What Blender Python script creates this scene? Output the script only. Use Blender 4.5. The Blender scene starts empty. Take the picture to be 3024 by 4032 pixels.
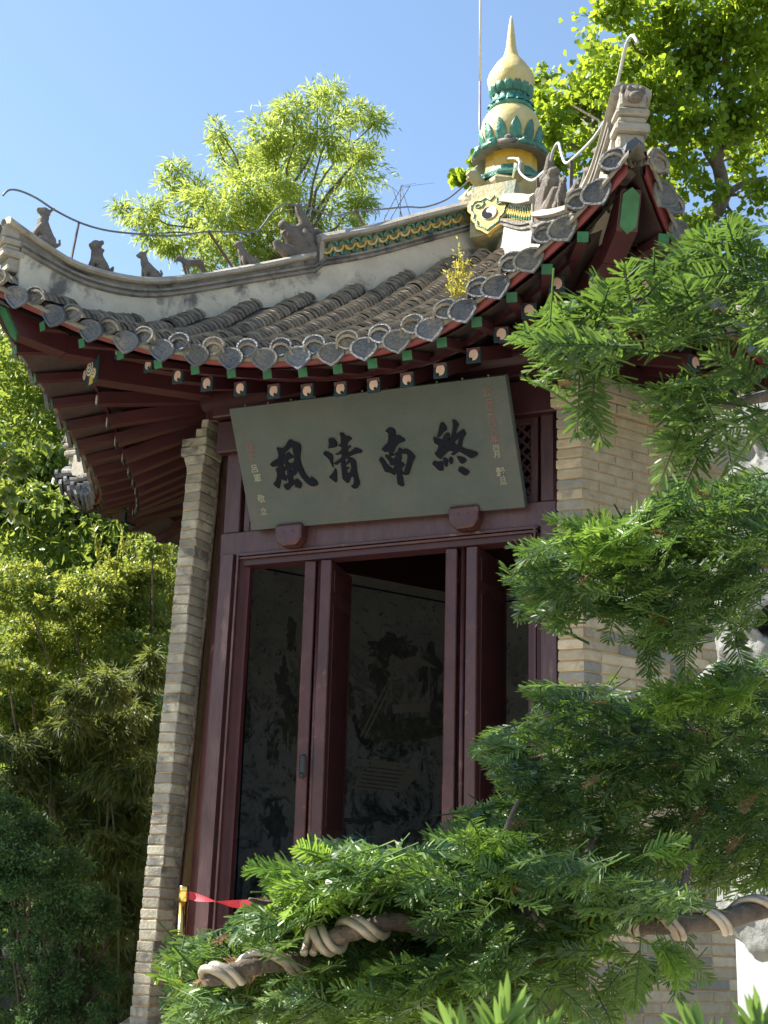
import bpy, bmesh, math, random
import numpy as np
from mathutils import Vector, Matrix

SC = bpy.context.scene
COL = SC.collection
RAD = math.radians
random.seed(7)
RNG = np.random.default_rng(11)

# ------------------------------------------------------------------ camera
CAM_POS = Vector((4.17384, -11.13023, 1.61813))
YAW, PITCH, ROLL, FPX = 0.43997, 0.28166, 0.02741, 5906.6
FW = Vector((-math.sin(YAW) * math.cos(PITCH), math.cos(YAW) * math.cos(PITCH), math.sin(PITCH)))
_r = Vector((math.cos(YAW), math.sin(YAW), 0))
_u = _r.cross(FW)
RT = _r * math.cos(ROLL) + _u * math.sin(ROLL)
UP = _u * math.cos(ROLL) - _r * math.sin(ROLL)
cam = bpy.data.cameras.new('camera')
cam.sensor_fit = 'VERTICAL'
cam.sensor_height = 36.0
cam.sensor_width = 27.0
cam.lens = 36.0 * FPX / 4032.0
cam.clip_start = 0.05
cam.clip_end = 2000.0
cam.dof.use_dof = True
cam.dof.focus_distance = 4.6
cam.dof.aperture_fstop = 26.0
camo = bpy.data.objects.new('camera', cam)
COL.objects.link(camo)
mw = Matrix((RT, UP, -FW)).transposed().to_4x4()
mw.translation = CAM_POS
camo.matrix_world = mw
SC.camera = camo

# ------------------------------------------------------------------ sky, sun, exposure
SUN_AZ, SUN_EL = 196.0, 43.0
wd = bpy.data.worlds.new('World')
SC.world = wd
wd.use_nodes = True
nt = wd.node_tree
nt.nodes.clear()
sky = nt.nodes.new('ShaderNodeTexSky')
sky.sky_type = 'NISHITA'
sky.sun_disc = False
sky.sun_elevation = RAD(SUN_EL)
sky.sun_rotation = RAD(90.0 - SUN_AZ)
sky.air_density = 1.25
sky.dust_density = 0.6
sky.ozone_density = 2.2
bg = nt.nodes.new('ShaderNodeBackground')
bg.inputs['Strength'].default_value = 0.082
out = nt.nodes.new('ShaderNodeOutputWorld')
nt.links.new(sky.outputs[0], bg.inputs['Color'])
nt.links.new(bg.outputs[0], out.inputs['Surface'])
sun = bpy.data.lights.new('sun', 'SUN')
sun.energy = 5.0
sun.angle = RAD(0.53)
sun.color = (1.0, 0.94, 0.82)
suno = bpy.data.objects.new('sun', sun)
COL.objects.link(suno)
sdir = Vector((math.cos(RAD(SUN_AZ)) * math.cos(RAD(SUN_EL)), math.sin(RAD(SUN_AZ)) * math.cos(RAD(SUN_EL)), math.sin(RAD(SUN_EL))))
suno.rotation_euler = sdir.to_track_quat('Z', 'Y').to_euler()
suno.location = (-20, -10, 30)
SC.view_settings.view_transform = 'Standard'
SC.view_settings.look = 'None'
SC.view_settings.exposure = 1.6
SC.view_settings.gamma = 1.0
SC.view_settings.use_curve_mapping = False
SC.render.engine = 'CYCLES'
SC.cycles.max_bounces = 8
SC.cycles.transparent_max_bounces = 8
SC.cycles.use_denoising = True


def at(px, py, d):
    """world point seen at photograph pixel (px, py), d metres in front of the camera"""
    return CAM_POS + d * (FW + (px - 1512) / FPX * RT - (py - 2016) / FPX * UP)


def on_plane(px, py, n, off):
    n = Vector(n)
    d = FW + (px - 1512) / FPX * RT - (py - 2016) / FPX * UP
    return CAM_POS + d * ((off - n.dot(CAM_POS)) / n.dot(d))


def on_ridge(px, py, az):
    return on_plane(px, py, (-math.sin(RAD(az)), math.cos(RAD(az)), 0), 0.0)


# ------------------------------------------------------------------ object helpers
def link(o, parent=None):
    COL.objects.link(o)
    if parent is not None:
        o.parent = parent
        if parent.type == 'EMPTY':
            o.matrix_parent_inverse = Matrix.Translation(-parent.location)
    return o


def tag(o, label=None, cat=None, group=None, kind=None):
    if label: o['label'] = label
    if cat: o['category'] = cat
    if group: o['group'] = group
    if kind: o['kind'] = kind
    return o


def thing(name, loc, label, cat, group=None):
    o = bpy.data.objects.new(name, None)
    o.empty_display_size = 0.1
    o.location = loc
    COL.objects.link(o)
    return tag(o, label, cat, group)


def inst(name, mesh, mat4, parent=None):
    o = bpy.data.objects.new(name, mesh)
    link(o, parent)
    o.matrix_basis = mat4
    return o


class MB:
    """collects simple shapes; build() links them as one mesh object"""

    def __init__(self):
        self.v, self.f, self.mi, self.r = [], [], [], []
        self.cur = 0
        self.rv = 0.5

    def add(self, vs, fs):
        n = len(self.v)
        self.v += [tuple(p) for p in vs]
        self.r += [self.rv] * len(vs)
        self.f += [tuple(i + n for i in f) for f in fs]
        self.mi += [self.cur] * len(fs)

    def box(self, c, s, rot=None, bev=0.0):
        c = Vector(c)
        h = Vector(s) * 0.5
        R = rot if rot is not None else Matrix.Identity(3)
        if bev <= 0:
            vs = [c + R @ Vector((x * h.x, y * h.y, z * h.z)) for x in (-1, 1) for y in (-1, 1) for z in (-1, 1)]
            self.add(vs, [(0, 1, 3, 2), (4, 6, 7, 5), (0, 4, 5, 1), (2, 3, 7, 6), (0, 2, 6, 4), (1, 5, 7, 3)])
        else:
            bm = bmesh.new()
            bmesh.ops.create_cube(bm, size=1.0)
            bmesh.ops.scale(bm, vec=s, verts=bm.verts)
            bmesh.ops.bevel(bm, geom=bm.edges[:], offset=bev, segments=1, affect='EDGES')
            bm.verts.index_update()
            self.add([c + R @ v.co for v in bm.verts], [[v.index for v in f.verts] for f in bm.faces])
            bm.free()

    def bar(self, p0, p1, w, h, up=(0, 0, 1), w1=None, h1=None, bev=0.0):
        p0, p1 = Vector(p0), Vector(p1)
        x = (p1 - p0).normalized()
        y = Vector(up).cross(x).normalized()
        z = x.cross(y)
        w1 = w if w1 is None else w1
        h1 = h if h1 is None else h1
        vs = []
        for p, a, b in ((p0, w, h), (p1, w1, h1)):
            for sy, sz in ((-1, -1), (1, -1), (1, 1), (-1, 1)):
                vs.append(p + y * sy * a * .5 + z * sz * b * .5)
        self.add(vs, [(3, 2, 1, 0), (4, 5, 6, 7), (0, 1, 5, 4), (1, 2, 6, 5), (2, 3, 7, 6), (3, 0, 4, 7)])

    def tube(self, pts, rad, n=8, caps=True):
        pts = [Vector(p) for p in pts]
        m = len(pts)
        if not hasattr(rad, '__len__'): rad = [rad] * m
        vs, prev = [], None
        for i, p in enumerate(pts):
            t = (pts[min(i + 1, m - 1)] - pts[max(i - 1, 0)])
            t = t.normalized() if t.length > 1e-9 else Vector((0, 0, 1))
            if prev is None:
                a = Vector((0, 0, 1)) if abs(t.z) < .9 else Vector((1, 0, 0))
                prev = (a - t * a.dot(t)).normalized()
            else:
                q = prev - t * prev.dot(t)
                prev = q.normalized() if q.length > 1e-6 else prev
            b = t.cross(prev)
            for k in range(n):
                a = 2 * math.pi * k / n
                vs.append(p + (prev * math.cos(a) + b * math.sin(a)) * rad[i])
        fs = []
        for i in range(m - 1):
            for k in range(n):
                k2 = (k + 1) % n
                fs.append((i * n + k, i * n + k2, (i + 1) * n + k2, (i + 1) * n + k))
        if caps:
            fs.append(tuple(range(n - 1, -1, -1)))
            fs.append(tuple((m - 1) * n + k for k in range(n)))
        self.add(vs, fs)

    def lathe(self, prof, c, n=24, a0=0.0):
        c = Vector(c)
        vs, fs = [], []
        m = len(prof)
        for r, z in prof:
            for k in range(n):
                a = a0 + 2 * math.pi * k / n
                vs.append(c + Vector((r * math.cos(a), r * math.sin(a), z)))
        for i in range(m - 1):
            for k in range(n):
                k2 = (k + 1) % n
                fs.append((i * n + k, i * n + k2, (i + 1) * n + k2, (i + 1) * n + k))
        fs.append(tuple(range(n - 1, -1, -1)))
        fs.append(tuple((m - 1) * n + k for k in range(n)))
        self.add(vs, fs)

    def ball(self, c, r, n=10, m=7, R=None):
        c = Vector(c)
        if not hasattr(r, '__len__'): r = (r, r, r)
        R = R if R is not None else Matrix.Identity(3)
        vs = [c + R @ Vector((0, 0, -r[2]))]
        for i in range(1, m):
            t = -math.pi / 2 + math.pi * i / m
            for k in range(n):
                a = 2 * math.pi * k / n
                vs.append(c + R @ Vector((r[0] * math.cos(t) * math.cos(a), r[1] * math.cos(t) * math.sin(a), r[2] * math.sin(t))))
        vs.append(c + R @ Vector((0, 0, r[2])))
        fs = [(0, 1 + (k + 1) % n, 1 + k) for k in range(n)]
        for i in range(m - 2):
            for k in range(n):
                k2 = (k + 1) % n
                fs.append((1 + i * n + k, 1 + i * n + k2, 1 + (i + 1) * n + k2, 1 + (i + 1) * n + k))
        L = len(vs) - 1
        fs += [(L, 1 + (m - 2) * n + k, 1 + (m - 2) * n + (k + 1) % n) for k in range(n)]
        self.add(vs, fs)

    def prism(self, outline, o, X, Y, N, depth):
        """outline (2-D) in the frame o, X, Y pushed out along N by depth"""
        o, X, Y, N = Vector(o), Vector(X), Vector(Y), Vector(N)
        n = len(outline)
        vs = [o + X * a + Y * b for a, b in outline] + [o + X * a + Y * b + N * depth for a, b in outline]
        fs = [tuple(range(n - 1, -1, -1)), tuple(range(n, 2 * n))]
        fs += [(i, (i + 1) % n, n + (i + 1) % n, n + i) for i in range(n)]
        self.add(vs, fs)

    def sweep(self, path, prof, az, closed=True):
        """path [(r, z)] in the vertical plane through the roof axis at azimuth az; prof(i) -> [(half-offset, height)]"""
        ca, sa = math.cos(RAD(az)), math.sin(RAD(az))
        vs, fs = [], []
        k = None
        for i, (r, z) in enumerate(path):
            pr = prof(i)
            k = len(pr)
            for o, h in pr:
                vs.append((r * ca - o * sa, r * sa + o * ca, z + h))
        m = len(path)
        for i in range(m - 1):
            for j in range(k if closed else k - 1):
                j2 = (j + 1) % k
                fs.append((i * k + j, (i + 1) * k + j, (i + 1) * k + j2, i * k + j2))
        if closed:
            fs.append(tuple(range(k)))
            fs.append(tuple((m - 1) * k + j for j in range(k - 1, -1, -1)))
        self.add(vs, fs)

    def mesh(self, name, mats, smooth=False):
        me = bpy.data.meshes.new(name)
        me.from_pydata(self.v, [], self.f)
        if not isinstance(mats, (list, tuple)): mats = [mats]
        for m in mats: me.materials.append(m)
        if len(mats) > 1: me.polygons.foreach_set('material_index', self.mi)
        if smooth: me.polygons.foreach_set('use_smooth', [True] * len(me.polygons))
        at_ = me.attributes.new('rnd', 'FLOAT', 'POINT')
        at_.data.foreach_set('value', self.r)
        me.update()
        return me

    def build(self, name, mats, parent=None, smooth=False, kind=None):
        o = bpy.data.objects.new(name, self.mesh(name, mats, smooth))
        link(o, parent)
        if kind: o['kind'] = kind
        return o


def np_mesh(name, V, sizes, loops, mat, rnd=None, smooth=False):
    me = bpy.data.meshes.new(name)
    me.vertices.add(len(V))
    me.vertices.foreach_set('co', np.ascontiguousarray(V, dtype=np.float32).ravel())
    me.loops.add(len(loops))
    me.loops.foreach_set('vertex_index', np.asarray(loops, dtype=np.int32))
    me.polygons.add(len(sizes))
    st = np.concatenate(([0], np.cumsum(sizes)[:-1])).astype(np.int32)
    me.polygons.foreach_set('loop_start', st)
    me.polygons.foreach_set('loop_total', np.asarray(sizes, dtype=np.int32))
    if smooth: me.polygons.foreach_set('use_smooth', np.ones(len(sizes), dtype=bool))
    me.materials.append(mat)
    if rnd is not None:
        a = me.attributes.new('rnd', 'FLOAT', 'POINT')
        a.data.foreach_set('value', np.asarray(rnd, dtype=np.float32))
    me.update(calc_edges=True)
    return me


def stamp(name, TV, TF, P, X, Y, Z, mat, rnd, parent=None, kind=None, smooth=False):
    """copies of a small template (TV, TF) at frames P, X, Y, Z (axes already scaled) joined in one mesh"""
    TV = np.asarray(TV, float)
    N, K = len(P), len(TV)
    V = (P[:, None, :] + TV[None, :, 0:1] * X[:, None, :] + TV[None, :, 1:2] * Y[:, None, :] + TV[None, :, 2:3] * Z[:, None, :]).reshape(-1, 3)
    fl = np.array([i for f in TF for i in f])
    sz = np.array([len(f) for f in TF])
    loops = (fl[None, :] + (np.arange(N) * K)[:, None]).ravel()
    me = np_mesh(name, V, np.tile(sz, N), loops, mat, np.repeat(rnd, K), smooth)
    o = bpy.data.objects.new(name, me)
    link(o, parent)
    if kind: o['kind'] = kind
    return o


def nrm(a):
    return a / (np.linalg.norm(a, axis=-1, keepdims=True) + 1e-9)


# ------------------------------------------------------------------ materials
def newmat(name):
    m = bpy.data.materials.new(name)
    m.use_nodes = True
    t = m.node_tree
    t.nodes.clear()
    o = t.nodes.new('ShaderNodeOutputMaterial')
    return m, t, o


def ramp(t, fac, stops):
    r = t.nodes.new('ShaderNodeValToRGB')
    e = r.color_ramp.elements
    e[0].position, e[0].color = stops[0][0], (*stops[0][1], 1)
    e[1].position, e[1].color = stops[-1][0], (*stops[-1][1], 1)
    for p, c in stops[1:-1]:
        n = e.new(p)
        n.color = (*c, 1)
    t.links.new(fac, r.inputs[0])
    return r.outputs[0]


def noise(t, co, scale, detail=5, rough=.6, dist=0.0):
    n = t.nodes.new('ShaderNodeTexNoise')
    n.inputs['Scale'].default_value = scale
    n.inputs['Detail'].default_value = detail
    n.inputs['Roughness'].default_value = rough
    n.inputs['Distortion'].default_value = dist
    t.links.new(co, n.inputs['Vector'])
    return n.outputs['Fac']


def mix(t, fac, a, b, mode='MIX'):
    m = t.nodes.new('ShaderNodeMix')
    m.data_type = 'RGBA'
    m.blend_type = mode
    if isinstance(fac, (int, float)): m.inputs[0].default_value = fac
    else: t.links.new(fac, m.inputs[0])
    for s, v in ((6, a), (7, b)):
        if isinstance(v, tuple): m.inputs[s].default_value = (*v, 1)
        else: t.links.new(v, m.inputs[s])
    return m.outputs[2]


def surf(name, c1, c2, scale=8.0, rough=.6, bump=.3, bscale=40.0, stain=None, sscale=2.0, slim=(.5, .65), rnd=0.0, stretch=(1, 1, 1),
         metal=0.0, spec=.5, coat=0.0, rough2=None):
    """two-tone worn surface: mottled colour, optional stain patches, fine relief, per-object value shift"""
    m, t, o = newmat(name)
    b = t.nodes.new('ShaderNodeBsdfPrincipled')
    tc = t.nodes.new('ShaderNodeTexCoord')
    mp = t.nodes.new('ShaderNodeMapping')
    mp.inputs['Scale'].default_value = stretch
    oi = t.nodes.new('ShaderNodeObjectInfo')
    ad = t.nodes.new('ShaderNodeVectorMath')
    ad.operation = 'ADD'
    ml = t.nodes.new('ShaderNodeMath')
    ml.operation = 'MULTIPLY'
    ml.inputs[1].default_value = 37.0
    t.links.new(oi.outputs['Random'], ml.inputs[0])
    t.links.new(tc.outputs['Object'], ad.inputs[0])
    t.links.new(ml.outputs[0], ad.inputs[1])
    t.links.new(ad.outputs[0], mp.inputs[0])
    co = mp.outputs[0]
    n1 = noise(t, co, scale)
    col = ramp(t, n1, [(.3, c1), (.7, c2)])
    if stain is not None:
        n2 = noise(t, co, sscale, 8, .7, .4)
        f = t.nodes.new('ShaderNodeMapRange')
        f.inputs[1].default_value, f.inputs[2].default_value = slim
        t.links.new(n2, f.inputs[0])
        col = mix(t, f.outputs[0], col, stain)
    if rnd > 0:
        hv = t.nodes.new('ShaderNodeMapRange')
        hv.inputs[3].default_value, hv.inputs[4].default_value = 1 - rnd, 1 + rnd
        t.links.new(oi.outputs['Random'], hv.inputs[0])
        h = t.nodes.new('ShaderNodeHueSaturation')
        t.links.new(hv.outputs[0], h.inputs['Value'])
        t.links.new(col, h.inputs['Color'])
        col = h.outputs[0]
    t.links.new(col, b.inputs['Base Color'])
    b.inputs['Roughness'].default_value = rough
    if rough2 is not None:
        rr = t.nodes.new('ShaderNodeMapRange')
        rr.inputs[3].default_value, rr.inputs[4].default_value = rough, rough2
        t.links.new(noise(t, co, scale * 1.7), rr.inputs[0])
        t.links.new(rr.outputs[0], b.inputs['Roughness'])
    b.inputs['Metallic'].default_value = metal
    b.inputs['Specular IOR Level'].default_value = spec
    b.inputs['Coat Weight'].default_value = coat
    b.inputs['Coat Roughness'].default_value = .25
    if bump > 0:
        bp = t.nodes.new('ShaderNodeBump')
        bp.inputs['Strength'].default_value = bump
        bp.inputs['Distance'].default_value = .02
        t.links.new(noise(t, co, bscale, 6, .65), bp.inputs['Height'])
        t.links.new(bp.outputs[0], b.inputs['Normal'])
    t.links.new(b.outputs[0], o.inputs[0])
    return m


def leafmat(name, dark, light, trans, tw=.4, rough=.45, spec=.4):
    m, t, o = newmat(name)
    a = t.nodes.new('ShaderNodeAttribute')
    a.attribute_name = 'rnd'
    col = ramp(t, a.outputs['Fac'], [(0, dark), (1, light)])
    b = t.nodes.new('ShaderNodeBsdfPrincipled')
    t.links.new(col, b.inputs['Base Color'])
    b.inputs['Roughness'].default_value = rough
    b.inputs['Specular IOR Level'].default_value = spec
    tr = t.nodes.new('ShaderNodeBsdfTranslucent')
    tcol = mix(t, .6, col, trans)
    t.links.new(tcol, tr.inputs[0])
    mx = t.nodes.new('ShaderNodeMixShader')
    mx.inputs[0].default_value = tw
    t.links.new(b.outputs[0], mx.inputs[1])
    t.links.new(tr.outputs[0], mx.inputs[2])
    t.links.new(mx.outputs[0], o.inputs[0])
    return m


M = {}
M['red'] = surf('dark_red_paint', (.034, .007, .010), (.054, .011, .015), 5, .42, .12, 60, (.05, .012, .014), 3, (.55, .75), rnd=.12, rough2=.6)
M['redwood'] = surf('faded_maroon_paint', (.050, .021, .024), (.088, .040, .042), 7, .36, .25, 30, (.15, .095, .088), 9, (.60, .74), rnd=.08, stretch=(3, 3, .5), rough2=.5)
M['redgloss'] = surf('glossy_maroon_paint', (.044, .013, .016), (.080, .027, .027), 6, .24, .2, 40, (.19, .10, .085), 9, (.60, .72), rnd=.05, rough2=.45)
M['reddark'] = surf('deep_red_paint', (.030, .008, .010), (.048, .012, .015), 5, .5, .1, 50)
M['fascia'] = surf('fascia_red_paint', (.12, .014, .018), (.17, .024, .026), 7, .45, .2, 40, (.07, .015, .015), 6, (.52, .68))
M['soffit'] = surf('brown_grey_boards', (.026, .014, .014), (.046, .027, .025), 6, .6, .2, 40, (.03, .018, .016), 3, (.5, .7))
M['brown'] = surf('bare_rafter_wood', (.17, .095, .055), (.26, .15, .09), 9, .6, .2, 40, rnd=.15)
M['green'] = surf('green_paint', (.012, .085, .032), (.022, .14, .055), 12, .5, .1, 60, rnd=.15)
M['teal'] = surf('dark_teal_paint', (.012, .030, .045), (.02, .05, .065), 12, .5, .1, 60)
M['peach'] = surf('peach_paint', (.62, .42, .36), (.72, .52, .45), 20, .55, .1, 60, rnd=.1)
M['black'] = surf('black_paint', (.008, .008, .010), (.014, .014, .016), 20, .5, .1, 60)
M['white'] = surf('white_paint', (.60, .57, .50), (.72, .69, .62), 20, .6, .1, 60)
M['brick'] = surf('bounce_warm_brick', (.38, .305, .20), (.50, .415, .29), 14, .85, .5, 55, (.20, .19, .165), 5.0, (.56, .70), rnd=.26)  # warm, light tone partly paints in light bounced onto the right wall
M['brickgrey'] = surf('cool_grey_brick', (.25, .235, .19), (.39, .36, .285), 11, .88, .8, 45, (.125, .122, .112), 4.0, (.50, .62), rnd=.30)
M['brickdark'] = surf('dark_grey_brick', (.19, .18, .155), (.27, .25, .21), 14, .85, .5, 55, (.27, .245, .20), 6.0, (.55, .70), rnd=.15)
M['mortar'] = surf('ochre_mortar', (.40, .26, .13), (.52, .35, .19), 20, .9, .5, 80)
M['tile'] = surf('grey_roof_tile', (.175, .150, .118), (.29, .25, .20), 10, .82, .5, 60, (.10, .095, .08), 4, (.5, .66), rnd=.28)
M['tileblue'] = surf('blue_grey_tile_face', (.075, .08, .088), (.145, .145, .14), 14, .7, .8, 45, (.22, .20, .16), 7, (.52, .66), rnd=.3)  # cap faces lowered and blued in colour to stand for eave shade
M['drip'] = surf('shade_blue_drip_tile', (.055, .068, .095), (.12, .13, .145), 12, .5, .8, 40, (.17, .155, .13), 7, (.52, .66), rnd=.3)  # dark blue tone paints in the bluish shade on the eave ends
M['tilebed'] = surf('roof_mortar_bed', (.15, .14, .12), (.24, .22, .19), 8, .9, .6, 40, (.09, .10, .05), 3, (.58, .68))
M['plaster'] = surf('weathered_plaster', (.41, .37, .295), (.56, .505, .41), 5, .9, .35, 40, (.12, .115, .105), 2.6, (.52, .64))
M['mould'] = surf('sooty_moulding', (.14, .13, .115), (.30, .28, .245), 6, .9, .5, 40, (.05, .05, .05), 3, (.48, .62))
M['cap'] = surf('ridge_cap_render', (.27, .245, .20), (.40, .36, .295), 6, .9, .5, 45, (.15, .14, .125), 4, (.55, .7))
M['beast'] = surf('grey_fired_clay', (.105, .092, .080), (.19, .165, .14), 12, .85, .8, 50, (.30, .27, .23), 6, (.6, .72), rnd=.15)
M['gold'] = surf('yellow_glaze', (.46, .30, .05), (.62, .45, .12), 7, .35, .3, 40, (.55, .50, .36), 5, (.55, .66), rough2=.6)
M['gourd'] = surf('flaking_cream_yellow_glaze', (.56, .42, .12), (.64, .54, .29), 5, .4, .35, 40, (.30, .21, .12), 6, (.60, .70), rough2=.7)
M['basecl'] = surf('mossy_yellow_base', (.30, .235, .08), (.44, .39, .24), 6, .6, .5, 40, (.16, .20, .14), 5, (.5, .64))
M['amber'] = surf('amber_glaze', (.52, .27, .012), (.64, .38, .03), 7, .3, .2, 40, (.40, .33, .12), 5, (.55, .7))
M['jade'] = surf('jade_green_glaze', (.025, .13, .095), (.09, .27, .20), 16, .3, .5, 40, (.28, .32, .24), 7, (.60, .72), rnd=.2)
M['plaque'] = surf('grey_green_lacquer', (.046, .062, .055), (.066, .082, .074), 3.5, .55, .45, 120, (.085, .082, .076), 2.2, (.48, .70))
M['ink'] = surf('dark_blue_black_lacquer', (.003, .004, .009), (.005, .007, .014), 20, .7, .1, 60, spec=.15)
M['rim'] = surf('bare_carved_edge', (.16, .135, .085), (.22, .185, .12), 30, .7, .2, 60)
M['pinktext'] = surf('faded_red_lettering', (.15, .062, .06), (.21, .11, .10), 40, .7, .1, 60)
M['paletext'] = surf('faded_cream_lettering', (.20, .195, .15), (.29, .275, .21), 40, .7, .1, 60)
M['iron'] = surf('rusted_iron', (.06, .035, .03), (.13, .08, .065), 20, .7, .4, 80)
M['wire'] = surf('galvanised_wire', (.45, .45, .44), (.60, .60, .58), 20, .45, .1, 80, metal=.3)
M['wiredark'] = surf('weathered_wire', (.10, .11, .12), (.16, .17, .18), 20, .5, .1, 80, metal=.3)
M['brass'] = surf('polished_gilt_steel', (.75, .48, .12), (.85, .58, .18), 6, .14, .0, 40, metal=1.0)
M['belt'] = surf('red_webbing', (.42, .012, .03), (.50, .02, .045), 30, .6, .2, 300)
M['interior'] = surf('sooty_plaster', (.10, .10, .095), (.16, .155, .145), 3, .9, .2, 30, (.05, .05, .05), 1.5, (.5, .7))
M['frame'] = surf('mural_border_plaster', (.24, .24, .225), (.31, .31, .29), 6, .9, .1, 30)
M['floor'] = surf('stone_floor', (.42, .375, .29), (.52, .465, .37), 4, .8, .3, 30)
M['chipped'] = surf('chipped_paint_on_plaster', (.075, .030, .028), (.26, .215, .165), 22, .85, .5, 60)
M['darkstem'] = surf('dark_shrub_stem', (.035, .026, .018), (.07, .052, .038), 14, .9, .6, 30)
M['bark'] = surf('grey_brown_bark', (.10, .075, .055), (.21, .165, .125), 14, .9, 1.0, 30, (.30, .26, .21), 6, (.58, .70), stretch=(1, 1, .4))
M['barkred'] = surf('reddish_yew_bark', (.065, .046, .036), (.165, .125, .095), 18, .85, 1.0, 40, (.28, .22, .17), 9, (.58, .68))
M['alu'] = surf('thick_training_wire', (.33, .275, .215), (.46, .40, .33), 6, .42, .2, 40, (.24, .165, .11), 9, (.48, .66), metal=.35, rough2=.5)
M['rock'] = surf('pale_scholar_rock', (.105, .112, .112), (.23, .235, .225), 5, .9, 1.0, 22, (.14, .145, .145), 3.2, (.56, .66))
M['marble'] = surf('white_marble', (.27, .295, .31), (.35, .375, .385), 2, .35, .05, 30, (.42, .46, .48), 2.3, (.63, .70))
M['earth'] = surf('hillside_earth', (.055, .052, .032), (.10, .09, .055), 1.2, .95, .8, 6, (.035, .05, .02), .7, (.45, .6))
M['paving'] = surf('stone_paving', (.38, .35, .29), (.48, .44, .37), 1.5, .85, .3, 12, rnd=.15)
M['fieldstone'] = surf('dark_fieldstone', (.03, .03, .026), (.065, .06, .05), 5, .9, .8, 20, rnd=.3)
M['cull'] = surf('bamboo_culm', (.04, .05, .02), (.08, .085, .035), 6, .4, .1, 40, rnd=.3)

M['yew'] = leafmat('yew_needle', (.007, .038, .017), (.125, .205, .048), (.32, .52, .06), .28, .42, .32)
M['yewlit'] = leafmat('sunlit_yew_needle', (.08, .175, .025), (.22, .34, .06), (.46, .68, .08), .34, .42, .35)  # lighter yew copy: sunlight painted into new tips and sunlit clumps
M['deadneedle'] = leafmat('dry_brown_needle', (.10, .05, .02), (.22, .12, .05), (.30, .18, .08), .2, .6, .2)
M['sprig'] = leafmat('broad_needle', (.03, .09, .02), (.065, .15, .032), (.40, .60, .10), .4, .4, .5)
M['ginkgo'] = leafmat('ginkgo_leaf', (.060, .145, .014), (.17, .27, .025), (.58, .70, .05), .55, .5, .4)
M['feather'] = leafmat('feathery_leaf', (.14, .24, .035), (.29, .38, .07), (.72, .80, .16), .5, .4, .5)
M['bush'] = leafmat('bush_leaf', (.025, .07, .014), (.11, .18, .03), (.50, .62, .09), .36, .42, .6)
M['sunbush'] = leafmat('sunlit_outer_leaf', (.08, .15, .02), (.29, .34, .065), (.70, .72, .12), .42, .4, .6)  # bright leaf copy for outer clumps, sunlight put into its colour
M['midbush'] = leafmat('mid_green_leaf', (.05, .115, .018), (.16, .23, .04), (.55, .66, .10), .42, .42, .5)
M['bamboo'] = leafmat('bamboo_leaf', (.026, .058, .014), (.10, .12, .035), (.40, .46, .10), .35, .5, .4)
M['juniper'] = leafmat('dark_shrub_leaf', (.016, .055, .020), (.045, .115, .036), (.22, .36, .07), .3, .5, .4)
M['far'] = leafmat('far_canopy', (.05, .09, .03), (.12, .17, .055), (.4, .5, .12), .3, .7, .2)
M['weed'] = leafmat('yellow_weed', (.30, .28, .04), (.50, .45, .08), (.7, .65, .12), .45, .6, .3)


def mural_mat():
    m, t, o = newmat('faded_ink_mural')
    b = t.nodes.new('ShaderNodeBsdfPrincipled')
    tc = t.nodes.new('ShaderNodeTexCoord')
    co = tc.outputs['Object']
    base = ramp(t, noise(t, co, 3.5, 8, .7), [(.3, (.20, .22, .245)), (.7, (.31, .335, .35))])

    def band(src, lo, hi):
        f = t.nodes.new('ShaderNodeMapRange')
        f.inputs[1].default_value, f.inputs[2].default_value = lo, hi
        t.links.new(src, f.inputs[0])
        return f.outputs[0]
    sx = t.nodes.new('ShaderNodeSeparateXYZ')
    t.links.new(co, sx.inputs[0])
    mul = t.nodes.new('ShaderNodeMath')
    mul.operation = 'MULTIPLY'
    t.links.new(band(noise(t, co, 2.6, 12, .78, 1.6), .49, .58), mul.inputs[0])
    t.links.new(band(sx.outputs[2], 4.5, 3.6), mul.inputs[1])
    c = mix(t, mul.outputs[0], base, (.035, .046, .058))
    c = mix(t, band(noise(t, co, 6.5, 10, .75, 2.5), .57, .62), c, (.05, .07, .08))
    c = mix(t, band(noise(t, co, 5.2, 8, .7, .8), .62, .70), c, (.15, .12, .09))
    c = mix(t, band(noise(t, co, 11, 6, .8, 1.0), .66, .72), c, (.27, .27, .26))
    t.links.new(c, b.inputs['Base Color'])
    b.inputs['Roughness'].default_value = .8
    t.links.new(b.outputs[0], o.inputs[0])
    return m


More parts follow.
